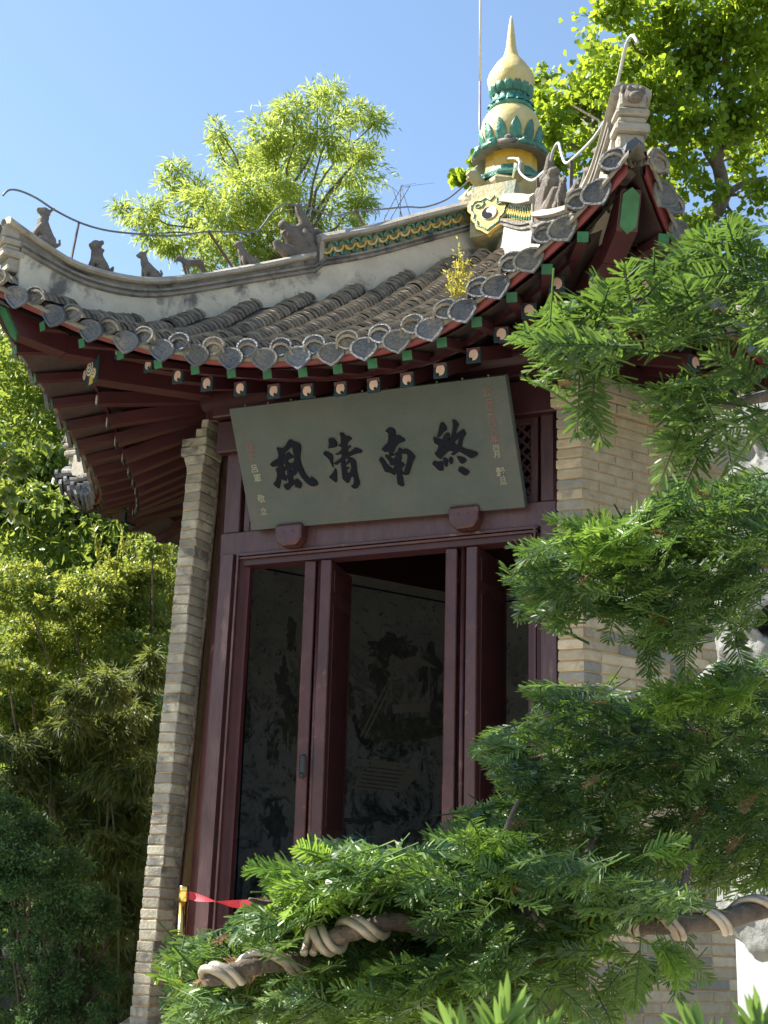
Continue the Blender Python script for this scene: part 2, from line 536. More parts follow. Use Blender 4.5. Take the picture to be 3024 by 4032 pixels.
M['mural'] = mural_mat()
CHARS={'feng':[[(0.4286,0.6117),(0.4492,0.5944),(0.4884,0.579),(0.4993,0.5626),(0.4995,0.5422),(0.4904,0.5175),(0.4813,0.4928),(0.4778,0.4676),(0.4775,0.4446),(0.4818,0.416),(0.4897,0.3844),(0.5031,0.3524),(0.5206,0.3264),(0.5323,0.3215),(0.5372,0.3467),(0.5453,0.3306),(0.564,0.3187),(0.5758,0.2997),(0.5788,0.2789),(0.5545,0.2695),(0.5321,0.2701),(0.5092,0.2824),(0.4859,0.3076),(0.4641,0.3405),(0.4466,0.3807),(0.4383,0.3891),(0.4261,0.3632),(0.4011,0.3513),(0.3915,0.3315),(0.3984,0.3232),(0.4281,0.3373),(0.4407,0.322),(0.458,0.2947),(0.4441,0.2675),(0.4306,0.2635),(0.4173,0.275),(0.4002,0.2752),(0.4087,0.2964),(0.3763,0.2837),(0.3522,0.2625),(0.3376,0.2612),(0.3233,0.2754),(0.3141,0.3009),(0.3417,0.3101),(0.3623,0.3134),(0.3607,0.3343),(0.3601,0.3524),(0.3496,0.343),(0.3447,0.3254),(0.3284,0.3294),(0.3059,0.3456),(0.2953,0.3142),(0.2778,0.2768),(0.26,0.2887),(0.2462,0.3055),(0.2422,0.3215),(0.2631,0.3326),(0.2772,0.3599),(0.2846,0.3825),(0.2808,0.4062),(0.2816,0.4242),(0.2993,0.42),(0.3024,0.4352),(0.2775,0.4323),(0.2547,0.4332),(0.2445,0.4535),(0.2486,0.4596),(0.2777,0.4762),(0.3117,0.4885),(0.3199,0.5083),(0.3198,0.5289),(0.3182,0.5496),(0.3115,0.5657),(0.337,0.5581),(0.3677,0.5551),(0.3885,0.5735),(0.4106,0.5995)],[(0.4337,0.5589),(0.4075,0.5409),(0.3658,0.5168),(0.3628,0.5016),(0.3744,0.5031),(0.383,0.5177),(0.3987,0.5251),(0.4103,0.5125),(0.4286,0.4902),(0.4266,0.4801),(0.3963,0.4702),(0.3775,0.4617),(0.3913,0.4449),(0.4024,0.4439),(0.4201,0.4474),(0.4338,0.4666),(0.4364,0.4869),(0.436,0.5279)],[(0.3471,0.4517),(0.3331,0.4246),(0.341,0.4213),(0.3603,0.4324),(0.355,0.4483)],[(0.366,0.4035),(0.3353,0.3857),(0.3452,0.3563),(0.3612,0.3652),(0.3624,0.3858)],[(0.3978,0.4135),(0.392,0.3985),(0.3941,0.3803),(0.4069,0.4023),(0.4064,0.4139)]],'qing':[[(0.7178,0.586),(0.7474,0.5883),(0.7615,0.5773),(0.7742,0.5463),(0.768,0.5256),(0.7436,0.5195),(0.7062,0.5189),(0.7005,0.5195),(0.7141,0.548),(0.7143,0.5736)],[(0.6616,0.4997),(0.6842,0.5018),(0.7052,0.4891),(0.723,0.4724),(0.7259,0.4572),(0.7169,0.428),(0.7154,0.3832),(0.7071,0.4011),(0.7,0.4253),(0.6907,0.4498),(0.6728,0.4665),(0.6591,0.4807)],[(0.7291,0.3819),(0.7347,0.3621),(0.7226,0.2858),(0.7126,0.2824),(0.6928,0.3014),(0.6726,0.3183),(0.675,0.331),(0.7016,0.3479),(0.7202,0.372)],[(0.8024,0.6157),(0.82,0.6171),(0.8368,0.6079),(0.8415,0.5842),(0.8544,0.5913),(0.8694,0.5856),(0.8889,0.5667),(0.8659,0.5542),(0.8461,0.5349),(0.8339,0.5192),(0.8506,0.5218),(0.8649,0.5246),(0.8724,0.5154),(0.8467,0.5009),(0.8321,0.4726),(0.867,0.4862),(0.901,0.5083),(0.9153,0.4985),(0.9411,0.4896),(0.9463,0.4679),(0.897,0.4621),(0.8604,0.4507),(0.8386,0.4453),(0.8543,0.4428),(0.8731,0.4325),(0.8877,0.412),(0.886,0.3844),(0.8817,0.3422),(0.8841,0.3057),(0.8903,0.2581),(0.8575,0.2246),(0.8355,0.2308),(0.8185,0.2516),(0.8402,0.2561),(0.8506,0.2809),(0.8512,0.3023),(0.8467,0.3155),(0.8223,0.2963),(0.8142,0.2777),(0.7985,0.2684),(0.783,0.2848),(0.7678,0.3033),(0.7707,0.3309),(0.7741,0.3735),(0.7758,0.4011),(0.7813,0.4177),(0.7599,0.409),(0.7419,0.4),(0.727,0.4078),(0.7229,0.4168),(0.7524,0.4311),(0.7883,0.4491),(0.795,0.4719),(0.771,0.4678),(0.7569,0.467),(0.7446,0.4757),(0.7696,0.485),(0.7951,0.4974),(0.8028,0.5137),(0.7866,0.5259),(0.7753,0.5334),(0.7985,0.5397),(0.8062,0.5686),(0.8083,0.5918)],[(0.8262,0.4412),(0.8072,0.4259),(0.8036,0.4071),(0.8211,0.414),(0.836,0.4317)],[(0.848,0.4093),(0.8279,0.4005),(0.8073,0.3896),(0.8038,0.3771),(0.8239,0.3795),(0.8315,0.3703),(0.8109,0.3594),(0.807,0.3383),(0.8153,0.3333),(0.837,0.3506),(0.8478,0.3773)]],'nan':[[(1.1341,0.5929),(1.1612,0.614),(1.1824,0.6151),(1.1989,0.6036),(1.2096,0.5852),(1.202,0.5557),(1.2237,0.56),(1.2419,0.5452),(1.2563,0.5351),(1.2688,0.5144),(1.2347,0.5048),(1.2093,0.4921),(1.1875,0.4747),(1.1776,0.4582),(1.1577,0.4384),(1.1589,0.4317),(1.1841,0.4424),(1.2043,0.4513),(1.2112,0.4767),(1.2302,0.4662),(1.2302,0.4531),(1.2484,0.4644),(1.2685,0.4603),(1.2993,0.4378),(1.3205,0.4011),(1.2975,0.375),(1.2809,0.3462),(1.2623,0.3065),(1.2467,0.2839),(1.2174,0.2888),(1.204,0.3053),(1.2052,0.2855),(1.2056,0.2482),(1.2071,0.2174),(1.1895,0.2102),(1.1795,0.2199),(1.1626,0.2301),(1.1638,0.2629),(1.1676,0.3108),(1.1477,0.2907),(1.1277,0.31),(1.1077,0.3162),(1.0873,0.3203),(1.0812,0.3384),(1.0712,0.3744),(1.0558,0.4066),(1.0713,0.427),(1.084,0.4192),(1.0982,0.3938),(1.1097,0.3665),(1.1266,0.3561),(1.1408,0.3307),(1.1646,0.3592),(1.1504,0.3583),(1.1328,0.3643),(1.1309,0.3798),(1.1247,0.3979),(1.1079,0.4213),(1.1113,0.4407),(1.1209,0.4288),(1.1351,0.4296),(1.1394,0.4532),(1.1068,0.4542),(1.0972,0.466),(1.0876,0.4779),(1.1172,0.499),(1.1413,0.5162),(1.1501,0.5392),(1.157,0.5776)],[(1.2287,0.4316),(1.2181,0.4108),(1.2234,0.4016),(1.2059,0.3815),(1.2146,0.3785),(1.2383,0.3545),(1.2086,0.3311),(1.2051,0.3117),(1.2212,0.3103),(1.2379,0.3393),(1.2565,0.3789),(1.269,0.4168),(1.2606,0.4285)],[(1.1862,0.428),(1.1397,0.4161),(1.1581,0.4013),(1.1795,0.4167)]],'zhong':[[(1.4689,0.5256),(1.4912,0.5099),(1.5266,0.4951),(1.537,0.5143),(1.5547,0.5349),(1.5744,0.5396),(1.5841,0.5274),(1.5781,0.5057),(1.5728,0.4883),(1.5813,0.4964),(1.6018,0.5345),(1.6154,0.5733),(1.6183,0.6042),(1.6181,0.6242),(1.6409,0.6129),(1.6584,0.5844),(1.6383,0.5553),(1.6205,0.5193),(1.6465,0.5345),(1.6852,0.5561),(1.6973,0.5159),(1.6779,0.4979),(1.6606,0.4639),(1.65,0.4359),(1.6748,0.4223),(1.719,0.4068),(1.7578,0.3875),(1.7477,0.3684),(1.7149,0.3536),(1.6992,0.3574),(1.6682,0.3827),(1.6281,0.4101),(1.6118,0.3971),(1.5883,0.3836),(1.5688,0.3945),(1.6012,0.4183),(1.6007,0.4295),(1.5912,0.4148),(1.5726,0.4166),(1.5478,0.41),(1.5207,0.3901),(1.5067,0.3779),(1.4955,0.3677),(1.4747,0.3855),(1.4585,0.4096),(1.4667,0.4223),(1.4795,0.4278),(1.4976,0.4643),(1.473,0.4735),(1.4651,0.4968)],[(1.5482,0.4683),(1.5313,0.4386),(1.5502,0.4524),(1.5536,0.4655)],[(1.6457,0.4944),(1.6027,0.4696),(1.6222,0.4453),(1.6325,0.4645)],[(1.5397,0.6135),(1.5569,0.6039),(1.5707,0.5735),(1.5689,0.5558),(1.5415,0.5407),(1.5133,0.5144),(1.4919,0.5143),(1.5065,0.5442),(1.5279,0.6002)],[(1.4462,0.3656),(1.4713,0.3519),(1.501,0.3582),(1.5046,0.3375),(1.5025,0.297),(1.4822,0.2898),(1.4649,0.3005),(1.4452,0.3249),(1.4294,0.3445)],[(1.5118,0.3797),(1.5367,0.3728),(1.5423,0.3497),(1.5351,0.3211),(1.5219,0.3133),(1.5109,0.3324)],[(1.5623,0.3839),(1.5783,0.3666),(1.5789,0.3486),(1.5619,0.3254),(1.5529,0.342),(1.5462,0.3516)],[(1.6055,0.3809),(1.6363,0.3746),(1.6668,0.3604),(1.6705,0.3399),(1.6517,0.326),(1.6282,0.3259),(1.6183,0.3516)],[(1.6206,0.3087),(1.6427,0.2999),(1.6803,0.2717),(1.6732,0.2566),(1.6574,0.2468),(1.6408,0.246),(1.6245,0.261),(1.6038,0.2787),(1.6083,0.2986)]]}

# ================================================================== SETTING
def grid(name, mat, xs, ys, zf, kind='structure', mask=None):
    b = MB()
    nx, ny = len(xs), len(ys)
    b.v = [(x, y, zf(x, y)) for x in xs for y in ys]
    b.r = [.5] * len(b.v)
    b.f = [(i * ny + j, (i + 1) * ny + j, (i + 1) * ny + j + 1, i * ny + j + 1) for i in range(nx - 1) for j in range(ny - 1)
           if mask is None or mask(xs[i], ys[j])]
    b.mi = [0] * len(b.f)
    return tag(b.build(name, mat, None, True), kind=kind)


def vnoise(x, y, s):
    return math.sin(x * s * 1.7 + 1.3 * math.sin(y * s * .9)) * .5 + math.sin(y * s * 2.1 + 1.1 * math.sin(x * s * 1.3) + 2.0) * .5


def hill_z(x, y):
    a = RAD(140)
    s = x * math.cos(a) + y * math.sin(a) - 1.5 * math.sin(.12 * (-x * math.sin(a) + y * math.cos(a)))
    b = y * .9 + x * .1
    z1 = max(0.0, s - 6.6) * .80
    z2 = max(0.0, b - 9.0) * .35
    z = max(z1, z2)
    z = z if z < 12 else 12 + (z - 12) * .2
    return -.02 + z + .12 * vnoise(x, y, 1.1) * min(1.0, z)


def lin(a, b, n): return [a + (b - a) * i / (n - 1) for i in range(n)]


grid('ground', M['earth'], lin(-60, 60, 97), lin(-40, 80, 97), hill_z)


def mountain(x, y):
    s = math.hypot(x + 0, y) - 95
    a = math.atan2(y, x)
    top = 60 + 9 * math.sin(a * 7 + 1.0) + 5 * math.sin(a * 17) + 2.5 * math.sin(a * 41 + 2)
    return max(-4, min(1.0, max(0, s) / 75) ** .8 * top - (max(0, s - 75) * .12))


bm_ = MB()
NA, NR = 120, 24
for i in range(NA):
    a = RAD(70 + 140 * i / (NA - 1))
    for j in range(NR):
        r = 75 + 130 * j / (NR - 1)
        x, y = r * math.cos(a), r * math.sin(a)
        bm_.v.append((x, y, mountain(x, y) - 5))
        bm_.r.append(.5)
bm_.f = [(i * NR + j, (i + 1) * NR + j, (i + 1) * NR + j + 1, i * NR + j + 1) for i in range(NA - 1) for j in range(NR - 1)]
bm_.mi = [0] * len(bm_.f)
tag(bm_.build('mountain', M['earth'], None, True), kind='structure')
# wide low plain to the horizon
b = MB()
b.add([(-1500, -1500, -.30), (1500, -1500, -.30), (1500, 1500, -.30), (-1500, 1500, -.30)], [(0, 1, 2, 3)])
tag(b.build('plain', M['earth']), kind='structure')

# stone plaza in front of the pavilion, laid in slabs
pl_ = MB()
pl_.add([(-7, -16, .006), (12, -16, .006), (12, -3.0, .006), (-7, -3.0, .006)], [(0, 1, 2, 3)])
plaza = tag(pl_.build('plaza', M['floor']), kind='structure')

# ================================================================== PAVILION
A_F = 2.29              # wooden front plane
A_W = 2.44              # outer face of the brick walls
FLOOR = 1.06
T30 = math.tan(RAD(30))
pav = thing('pavilion', (0, 0, FLOOR), 'hexagonal brick and dark red timber pavilion with upturned grey tiled roof and open doors', 'pavilion')
plat = thing('stone_platform', (0, 0, 0), 'raised stone platform under the hexagonal pavilion', 'platform')
b = MB()
b.lathe([(3.10, -.1), (3.10, FLOOR - .14)], (0, 0, 0), 6, RAD(0))
b.build('base', M['floor'], plat)
b = MB()
b.lathe([(3.18, FLOOR - .137), (3.18, FLOOR)], (0, 0, 0), 6, RAD(0))
b.build('coping', M['paving'], plat)
for i in range(5):
    b = MB()
    z = FLOOR - .2 * (i + 1)
    b.box((0, -2.92 - .3 * i, z / 2 + .002 * i), (2.2, .298, z), bev=.01)
    b.build('step', M['paving'], plat)


def ffr(k):
    """frame of roof/wall face k (0 = the front): normal, tangent"""
    a = RAD(270 + 60 * k)
    return Vector((math.cos(a), math.sin(a), 0)), Vector((-math.sin(a), math.cos(a), 0))


def PT(k, u, v, z):
    n, t = ffr(k)
    return n * v + t * u + Vector((0, 0, z))


def crom(xs, ys, x):
    i = int(np.clip(np.searchsorted(xs, x) - 1, 0, len(xs) - 2))
    h = xs[i + 1] - xs[i]
    t = (x - xs[i]) / h
    m0 = (ys[i + 1] - ys[i - 1]) / (xs[i + 1] - xs[i - 1]) if i > 0 else (ys[1] - ys[0]) / h
    m1 = (ys[i + 2] - ys[i]) / (xs[i + 2] - xs[i]) if i + 2 < len(xs) else (ys[-1] - ys[-2]) / h
    t2, t3 = t * t, t * t * t
    return (2 * t3 - 3 * t2 + 1) * ys[i] + (t3 - 2 * t2 + t) * h * m0 + (-2 * t3 + 3 * t2) * ys[i + 1] + (t3 - t2) * h * m1


EU = [-2.25, -2.07, -1.84, -1.65, -1.42, -1.18, -.91, -.64, -.36, -.12, .1, .31, .57, .86, 1.11, 1.34, 1.58, 1.9, 2.25]
EZ = [5.775, 5.69, 5.58, 5.485, 5.40, 5.322, 5.26, 5.21, 5.175, 5.158, 5.147, 5.142, 5.145, 5.178, 5.25, 5.332, 5.425, 5.57, 5.765]


def ve(u):
    """plan of the eave: it swings out from 3.2 m at mid face to 3.8 m at the corners"""
    return 3.2 + .6 * min(1.15, abs(u) / 2.19) ** 2


def eave_z(k, u):
    """underside of the eave fascia on face k at distance u from the middle"""
    u = max(-2.25, min(2.25, u))
    if k == 0: return crom(EU, EZ, u)
    return .5 * (crom(EU, EZ, u) + crom(EU, EZ, -u))


HV = [0, .256, .645, 1.27, 1.715, 2.08, 2.475, 2.85, 3.22, 3.62, 3.9, 4.1]
HZ = [7.45, 7.30, 7.04, 6.64, 6.42, 6.25, 6.05, 5.87, 5.79, 5.84, 5.885, 5.91]
MV = [0, .256, .645, 1.27, 1.7, 2.1, 2.475, 2.85, 3.2, 3.55, 3.9, 4.1]
MZ = [7.45, 7.29, 7.01, 6.55, 6.235, 5.97, 5.735, 5.515, 5.325, 5.145, 4.975, 4.88]


def _shape(k):
    ws, ss = [], []
    for i in range(61):
        ue = -2.25 + 4.5 * i / 60
        v = ve(ue) + .10
        ws.append(ue / ((v - .10) * T30))
        ss.append((eave_z(k, ue) + .08 - crom(MV, MZ, v)) / (crom(HV, HZ, v) - crom(MV, MZ, v)))
    ws, ss = np.array(ws) / ws[-1], np.array(ss)
    ss = ss + np.where(ws > 0, 1 - ss[-1], 1 - ss[0]) * np.abs(ws) ** 5
    return ws, ss


SHP = {0: _shape(0), 1: _shape(1)}


def roof_z(k, u, v):
    w = max(-1.0, min(1.0, u / max(v * T30, .01)))
    ws, ss = SHP[0 if k == 0 else 1]
    s = float(np.interp(w, ws, ss))
    return crom(MV, MZ, v) + (crom(HV, HZ, v) - crom(MV, MZ, v)) * s


# ---- roof deck (mortar bed under the tiles)
b = MB()
for k in range(6):
    nu, nv = 33, 22
    base = len(b.v)
    vs, fs = [], []
    for j in range(nv):
        for i in range(nu):
            w = -1 + 2 * i / (nu - 1)
            v = (ve(w * 2.19) + .11) * (1 - j / (nv - 1)) + .02
            u = w * v * T30
            vs.append(PT(k, u, v, roof_z(k, u, v)))
    for j in range(nv - 1):
        for i in range(nu - 1):
            fs.append((j * nu + i, j * nu + i + 1, (j + 1) * nu + i + 1, (j + 1) * nu + i))
    b.add(vs, fs)
roof = b.build('roof', M['tilebed'], pav, True)

# ---- eave fascia boards
for k in range(6):
    b = MB()
    n = 40
    vs, fs = [], []
    for i in range(n + 1):
        u = -2.19 + 4.38 * i / n
        z = eave_z(k, u)
        vo = ve(u) + .095
        for dv, dz in ((-.05, .0), (0, 0), (.012, .055), (.02, .10), (-.05, .10)):
            vs.append(PT(k, u * (1 + dv / 3.8), vo + dv, z + dz))
    for i in range(n):
        for j in range(5):
            j2 = (j + 1) % 5
            fs.append((i * 5 + j, (i + 1) * 5 + j, (i + 1) * 5 + j2, i * 5 + j2))
    b.add(vs, fs)
    b.build('eave_fascia', M['fascia'], pav, True)

# ---- soffit boards: outer strip over the flying rafters, inner field over the round-end rafters
ZIN, VIN, FM = 5.47, 2.18, .70


def SP(k, ue, f, dz=0.0, uin=None):
    """underside of the round-end rafter layer: ue along the eave, f = 1 at the eave, 0 at the wall"""
    ui = ue / 2.19 * VIN * T30 if uin is None else uin
    zm = eave_z(k, ue) - .055
    zi = ZIN + .10 * (abs(ue) / 2.2) ** 2
    return PT(k, ui + (ue - ui) * f, VIN + (ve(ue) - VIN) * f, zi + (zm - zi) * f / FM + dz)


def SO(k, ue, f, dz=0.0, uin=None):
    """underside of the flying rafter layer, from the fascia back over the rafter ends"""
    ui = ue / 2.19 * VIN * T30 if uin is None else uin
    ze = eave_z(k, ue) - .048
    zm = eave_z(k, ue) + .055
    return PT(k, ui + (ue - ui) * f, VIN + (ve(ue) - VIN) * f, zm + (ze - zm) * (f - FM) / (1 - FM) + dz)


for k in range(6):
    b = MB()
    vs, fs = [], []
    nu = 36
    rows = [1.07, .85, FM + .006, FM - .006, .45, .2, -.02]
    for f in rows:
        for i in range(nu + 1):
            ue = -2.19 + 4.38 * i / nu
            vs.append(SP(k, ue, f, .088) if f < FM else SO(k, ue, f, .060))
    for j in range(len(rows) - 1):
        for i in range(nu):
            fs.append((j * (nu + 1) + i, j * (nu + 1) + i + 1, (j + 1) * (nu + 1) + i + 1, (j + 1) * (nu + 1) + i))
    b.add(vs, fs)
    b.build('soffit_board', M['soffit'], pav, True)

# ---- rafters: square rafters with painted ends, and flying rafters above them with green ends
NRAF = 17


def fan(u):
    s = 1 if u >= 0 else -1
    a = abs(u)
    return s * (min(a, .95) + max(0, a - .95) * .22)


oval = [(.030 * math.cos(2 * math.pi * i / 14), .037 * math.sin(2 * math.pi * i / 14)) for i in range(14)]
pupil = [(.010 * math.cos(2 * math.pi * i / 8), .010 * math.sin(2 * math.pi * i / 8)) for i in range(8)]
for k in (0, -1, 1, -2, 2, 3):
    n, t = ffr(k)
    vis = k in (0, -1, 1)
    allr = MB()
    for i in range(NRAF):
        u = (i - (NRAF - 1) / 2) * .243
        if abs(u) > 1.9: continue
        ui = fan(u) * .98
        fo = .78
        pm = SP(k, u, FM, .043, ui)
        pi_ = SP(k, u, .0, .043, ui)
        po = pm + (pm - pi_) * ((fo - FM) / FM)
        bb = MB() if vis else allr
        bb.cur = 0
        bb.bar(po, pi_, .088, .088)
        if vis:
            rf = bb.build('rafter', M['red'], pav)
            d = (po - pi_).normalized()
            X = Vector((0, 0, 1)).cross(d).normalized()
            Y = d.cross(X)
            # the painted end is sawn plumb
            N_ = Vector((d.x, d.y, 0)).normalized()
            Y = Vector((0, 0, 1))
            e = MB()
            hs = .046 if k != -1 else .042
            e.prism([(-hs, -.052), (hs, -.052), (hs, .044), (-hs, .044)], po - N_ * (.012 if k != -1 else .004), X, Y, N_, .020 if k != -1 else .012)
            re = e.build('rafter_end', M['teal'], rf)
            e = MB()
            e.prism([(a + .002, c_ - .004) for a, c_ in oval], po + N_ * .0085, X, Y, N_, .004)
            e.build('eye_spot', M['peach'], rf)
            e = MB()
            e.prism([(a + (.014 if u < .6 else -.014), c_ - .033) for a, c_ in pupil], po + N_ * .0127, X, Y, N_, .003)
            e.build('eye_pupil', M['black'], rf)
    if not vis:
        allr.build('rafter', M['red'], pav, kind='stuff')
    allr = MB()
    for i in range(NRAF + 1):
        u = (i - NRAF / 2) * .243
        if abs(u) > 1.95: continue
        po = SO(k, u, 1.065, .030)
        pi_ = SO(k, u, .56, .030, u - (u - fan(u)) * .9)
        bb = MB() if vis else allr
        bb.bar(po, pi_, .060, .056)
        if vis:
            fr = bb.build('flying_rafter', M['red'], pav)
            d = (po - pi_).normalized()
            X = Vector((0, 0, 1)).cross(d).normalized()
            Y = d.cross(X)
            e = MB()
            e.prism([(-.032, -.030), (.032, -.030), (.032, .030), (-.032, .030)], po + d * .001, X, Y, d, .005)
            e.build('rafter_end', M['green'], fr)
    if not vis:
        allr.build('flying_rafter', M['red'], pav, kind='stuff')
    # board between the two rafter layers
    e = MB()
    vs = []
    for i in range(31):
        u = -2.0 + 4.0 * i / 30
        for f, dz in ((.765, -.022), (.780, -.022), (.780, .012), (.765, .012)):
            vs.append(SO(k, u, f, dz))
    e.add(vs, [(i * 4 + j, (i + 1) * 4 + j, (i + 1) * 4 + (j + 1) % 4, i * 4 + (j + 1) % 4) for i in range(30) for j in range(4)])
    e.build('rafter_board', M['red'], pav)

# ---- hip beams under the six corners
for k in range(6):
    az = 240 + 60 * k
    ca, sa = math.cos(RAD(az)), math.sin(RAD(az))
    R = lambda r, z: Vector((r * ca, r * sa, z))
    b = MB()
    b.bar(R(2.4, 5.52), R(3.66, 5.40), .14, .15)
    b.bar(R(3.1, 5.57), R(3.9, 5.52), .13, .13)
    b.prism([(3.9, 5.46), (4.235, 5.50), (4.352, 5.70), (4.30, 5.75), (3.9, 5.60)], Vector((0, 0, 0)) - Vector((-sa, ca, 0)) * .06, Vector((ca, sa, 0)), Vector((0, 0, 1)), Vector((-sa, ca, 0)), .12)
    hb = b.build('hip_beam', M['red'], pav)
    # green bevelled board on the slanted nose
    tt = Vector((-sa, ca, 0))
    pa, pb_ = R(4.235, 5.50), R(4.355, 5.70)
    d = (pb_ - pa).normalized()
    nn = tt.cross(d)
    if nn.dot(Vector((ca, sa, 0))) < 0: nn = -nn
    e = MB()
    e.prism([(-.048, .03), (0, -.015), (.048, .03), (.048, .205), (0, .245), (-.048, .205)], pa, tt, d, nn, .014)
    e.build('nose_board', M['green'], hb)
    # painted scroll end on the lower beam
    o = R(3.662, 5.405)
    N = Vector((ca, sa, 0))
    Z = Vector((0, 0, 1))
    e = MB()
    e.prism([(-.09, -.10), (.09, -.10), (.09, .09), (-.09, .09)], o, tt, Z, N, .012)
    se = e.build('scroll_end', M['teal'], hb)
    for sx in (-1, 1):
        for ri, m_ in (((.050, 'white'), (.040, 'teal'), (.030, 'white'), (.020, 'teal'), (.011, 'white')) if sx < 0 else ((.034, 'gold'), (.026, 'white'), (.017, 'teal'), (.009, 'white'))):
            e = MB()
            c = [(sx * .042 + ri * math.cos(a * math.pi / 8) + (.05 - ri) * .15, (.03 if sx < 0 else -.035) + ri * 1.15 * math.sin(a * math.pi / 8)) for a in range(16)]
            e.prism(c, o + N * (.0125 + (.052 - ri) * .2), tt, Z, N, .004)
            e.build('scroll', M[m_], hb)
    e = MB()
    e.prism([(-.03, -.10), (.03, -.10), (.02, -.03), (-.02, -.03)], o + N * .0125, tt, Z, N, .004)
    e.build('scroll', M['gold'], hb)

# ---- beams over walls and columns
for k in range(6):
    b = MB()
    L = 2.33 * T30 * 2
    for (v, z, h, w) in ((2.33, 5.335, .16, .14), (2.30, 5.12, .24, .10)):
        if k != 0 and h == .24: continue
        b.box(PT(k, 0, v, z), (v * T30 * 2 - .02, w, h), Matrix.Rotation(RAD(60 * k), 3, 'Z'), bev=.01)
    b.build('eave_beam', M['reddark'], pav)
b = MB()
b.tube([PT(0, -1.42, 2.36, 5.40), PT(0, 1.42, 2.36, 5.40)], .08, 12)
b.build('purlin', M['reddark'], pav, True)
# closing ceiling inside
b = MB()
b.lathe([(2.55, 5.56), (2.55, 5.60)], (0, 0, 0), 6, 0)
b.build('ceiling', M['reddark'], pav)

# ---- columns
for k in range(6):
    az = 240 + 60 * k
    r0, r1 = (2.70, 2.62)
    b = MB()
    x0, y0 = r0 * math.cos(RAD(az)), r0 * math.sin(RAD(az))
    if k == 0: x0, y0, x1, y1 = -1.325, -2.16, -1.225, -2.16
    elif k == 1: x0, y0, x1, y1 = 1.30, -2.22, 1.29, -2.22
    else: x1, y1 = x0 * .99, y0 * .99
    b.tube([(x0, y0, FLOOR), (x1, y1, 5.3)], [.105, .10], 24)
    b.build('column', M['redgloss'], pav, True)

# ================================================================== WALLS
COURSE = .069
BRN = []


def brick_mesh(sx, sy, sz, seed):
    rr = random.Random(seed)
    bm = bmesh.new()
    bmesh.ops.create_cube(bm, size=1.0)
    bmesh.ops.scale(bm, vec=(sx, sy, sz), verts=bm.verts)
    bmesh.ops.bevel(bm, geom=bm.edges[:], offset=.006, segments=1, affect='EDGES')
    for v in bm.verts:
        v.co += Vector((rr.uniform(-1, 1), rr.uniform(-1, 1), rr.uniform(-1, 1))) * .0034
    me = bpy.data.meshes.new('brick')
    bm.to_mesh(me)
    bm.free()
    return me


def with_mat(me, m):
    c = me.copy()
    c.materials.clear()
    c.materials.append(m)
    return c


def pick(seq): return seq[random.randrange(len(seq))]


ST = [with_mat(brick_mesh(.291, .10, .0605, s), M[m]) for s in range(4) for m in ('brick', 'brick', 'brickdark')]
HD = [with_mat(brick_mesh(.141, .10, .0605, s + 9), M[m]) for s in range(4) for m in ('brick', 'brick', 'brickdark')]
PR = [with_mat(brick_mesh(.138, .215, .0605, s + 20), M[m]) for s in range(5) for m in ('brickgrey', 'brickgrey', 'brickdark')]

ZTOP = FLOOR + 57 * COURSE
NC = 57

# left pier: the end of the left wall, one brick wide, leaning in as it rises


def pier_x(z): return -1.604 + .0425 * (z - 3.1)      # left edge of its front face


b = MB()
n5, t5 = ffr(-1)
vs = []
for z in (FLOOR - .02, ZTOP + .13):
    x = pier_x(min(z, ZTOP))
    q = [Vector((x + .006, -2.378, 0)), Vector((x + .128, -2.378, 0)), Vector((x + .128, -2.165, 0)), PT(-1, .80, 2.16, 0), PT(-1, -1.25, 2.16, 0), PT(-1, -1.40, A_W - .01, 0)]
    vs += [p + Vector((0, 0, z)) for p in q]
n = 6
b.add(vs, [tuple(range(n - 1, -1, -1)), tuple(range(n, 2 * n))] + [(i, (i + 1) % n, n + (i + 1) % n, n + i) for i in range(n)])
lw = b.build('wall', M['mortar'], pav)
lw['label'] = 'narrow brick wall end left of the doors'
for c in range(NC):
    z = FLOOR + (c + .5) * COURSE
    x = pier_x(z) + .069 + random.uniform(-.003, .003)
    inst('brick', pick(PR), Matrix.Translation((x, -2.387 + .1075, z)) @ Matrix.Rotation(random.uniform(-.012, .012), 4, 'Z'), lw)
# corbelled top courses
topb = [(-.062, .0), (-.062, .0), (.045, .02), (.085, .035)]
for c in range(4):
    z = ZTOP + (c + .5) * COURSE
    x0 = pier_x(ZTOP) + topb[c][0]
    x1 = pier_x(ZTOP) + .138 + (.012 if c < 2 else -.0)
    me = with_mat(brick_mesh(x1 - x0, .235, .0625, 60 + c), M['brickgrey'])
    inst('brick', me, Matrix.Translation(((x0 + x1) / 2, -2.395 + .1175 + .01 * c, z)), lw)
e = MB()
xp = pier_x(ZTOP)
e.prism([(-.052, 0), (0.002, 0), (.002, -.14), (-.010, -.11), (-.03, -.06), (-.045, -.02)], (xp, -2.36, ZTOP), (1, 0, 0), (0, 0, 1), (0, 1, 0), .2)
e.build('corbel', M['brickgrey'], lw)
# plaster fillet between the pier and the column
e = MB()
vs = []
for i in range(16):
    z = FLOOR + (ZTOP + .2 - FLOOR) * i / 15
    x = pier_x(min(z, ZTOP)) + .130
    j = random.uniform(-.006, .006)
    vs += [(x, -2.18, z), (x + .008 + j, -2.19 + j, z), (x + .016 + j, -2.16, z), (x, -2.12, z)]
e.add(vs, [(i * 4 + j, (i + 1) * 4 + j, (i + 1) * 4 + (j + 1) % 4, i * 4 + (j + 1) % 4) for i in range(15) for j in range(4)])
e.build('plaster_fillet', M['chipped'], lw, True)

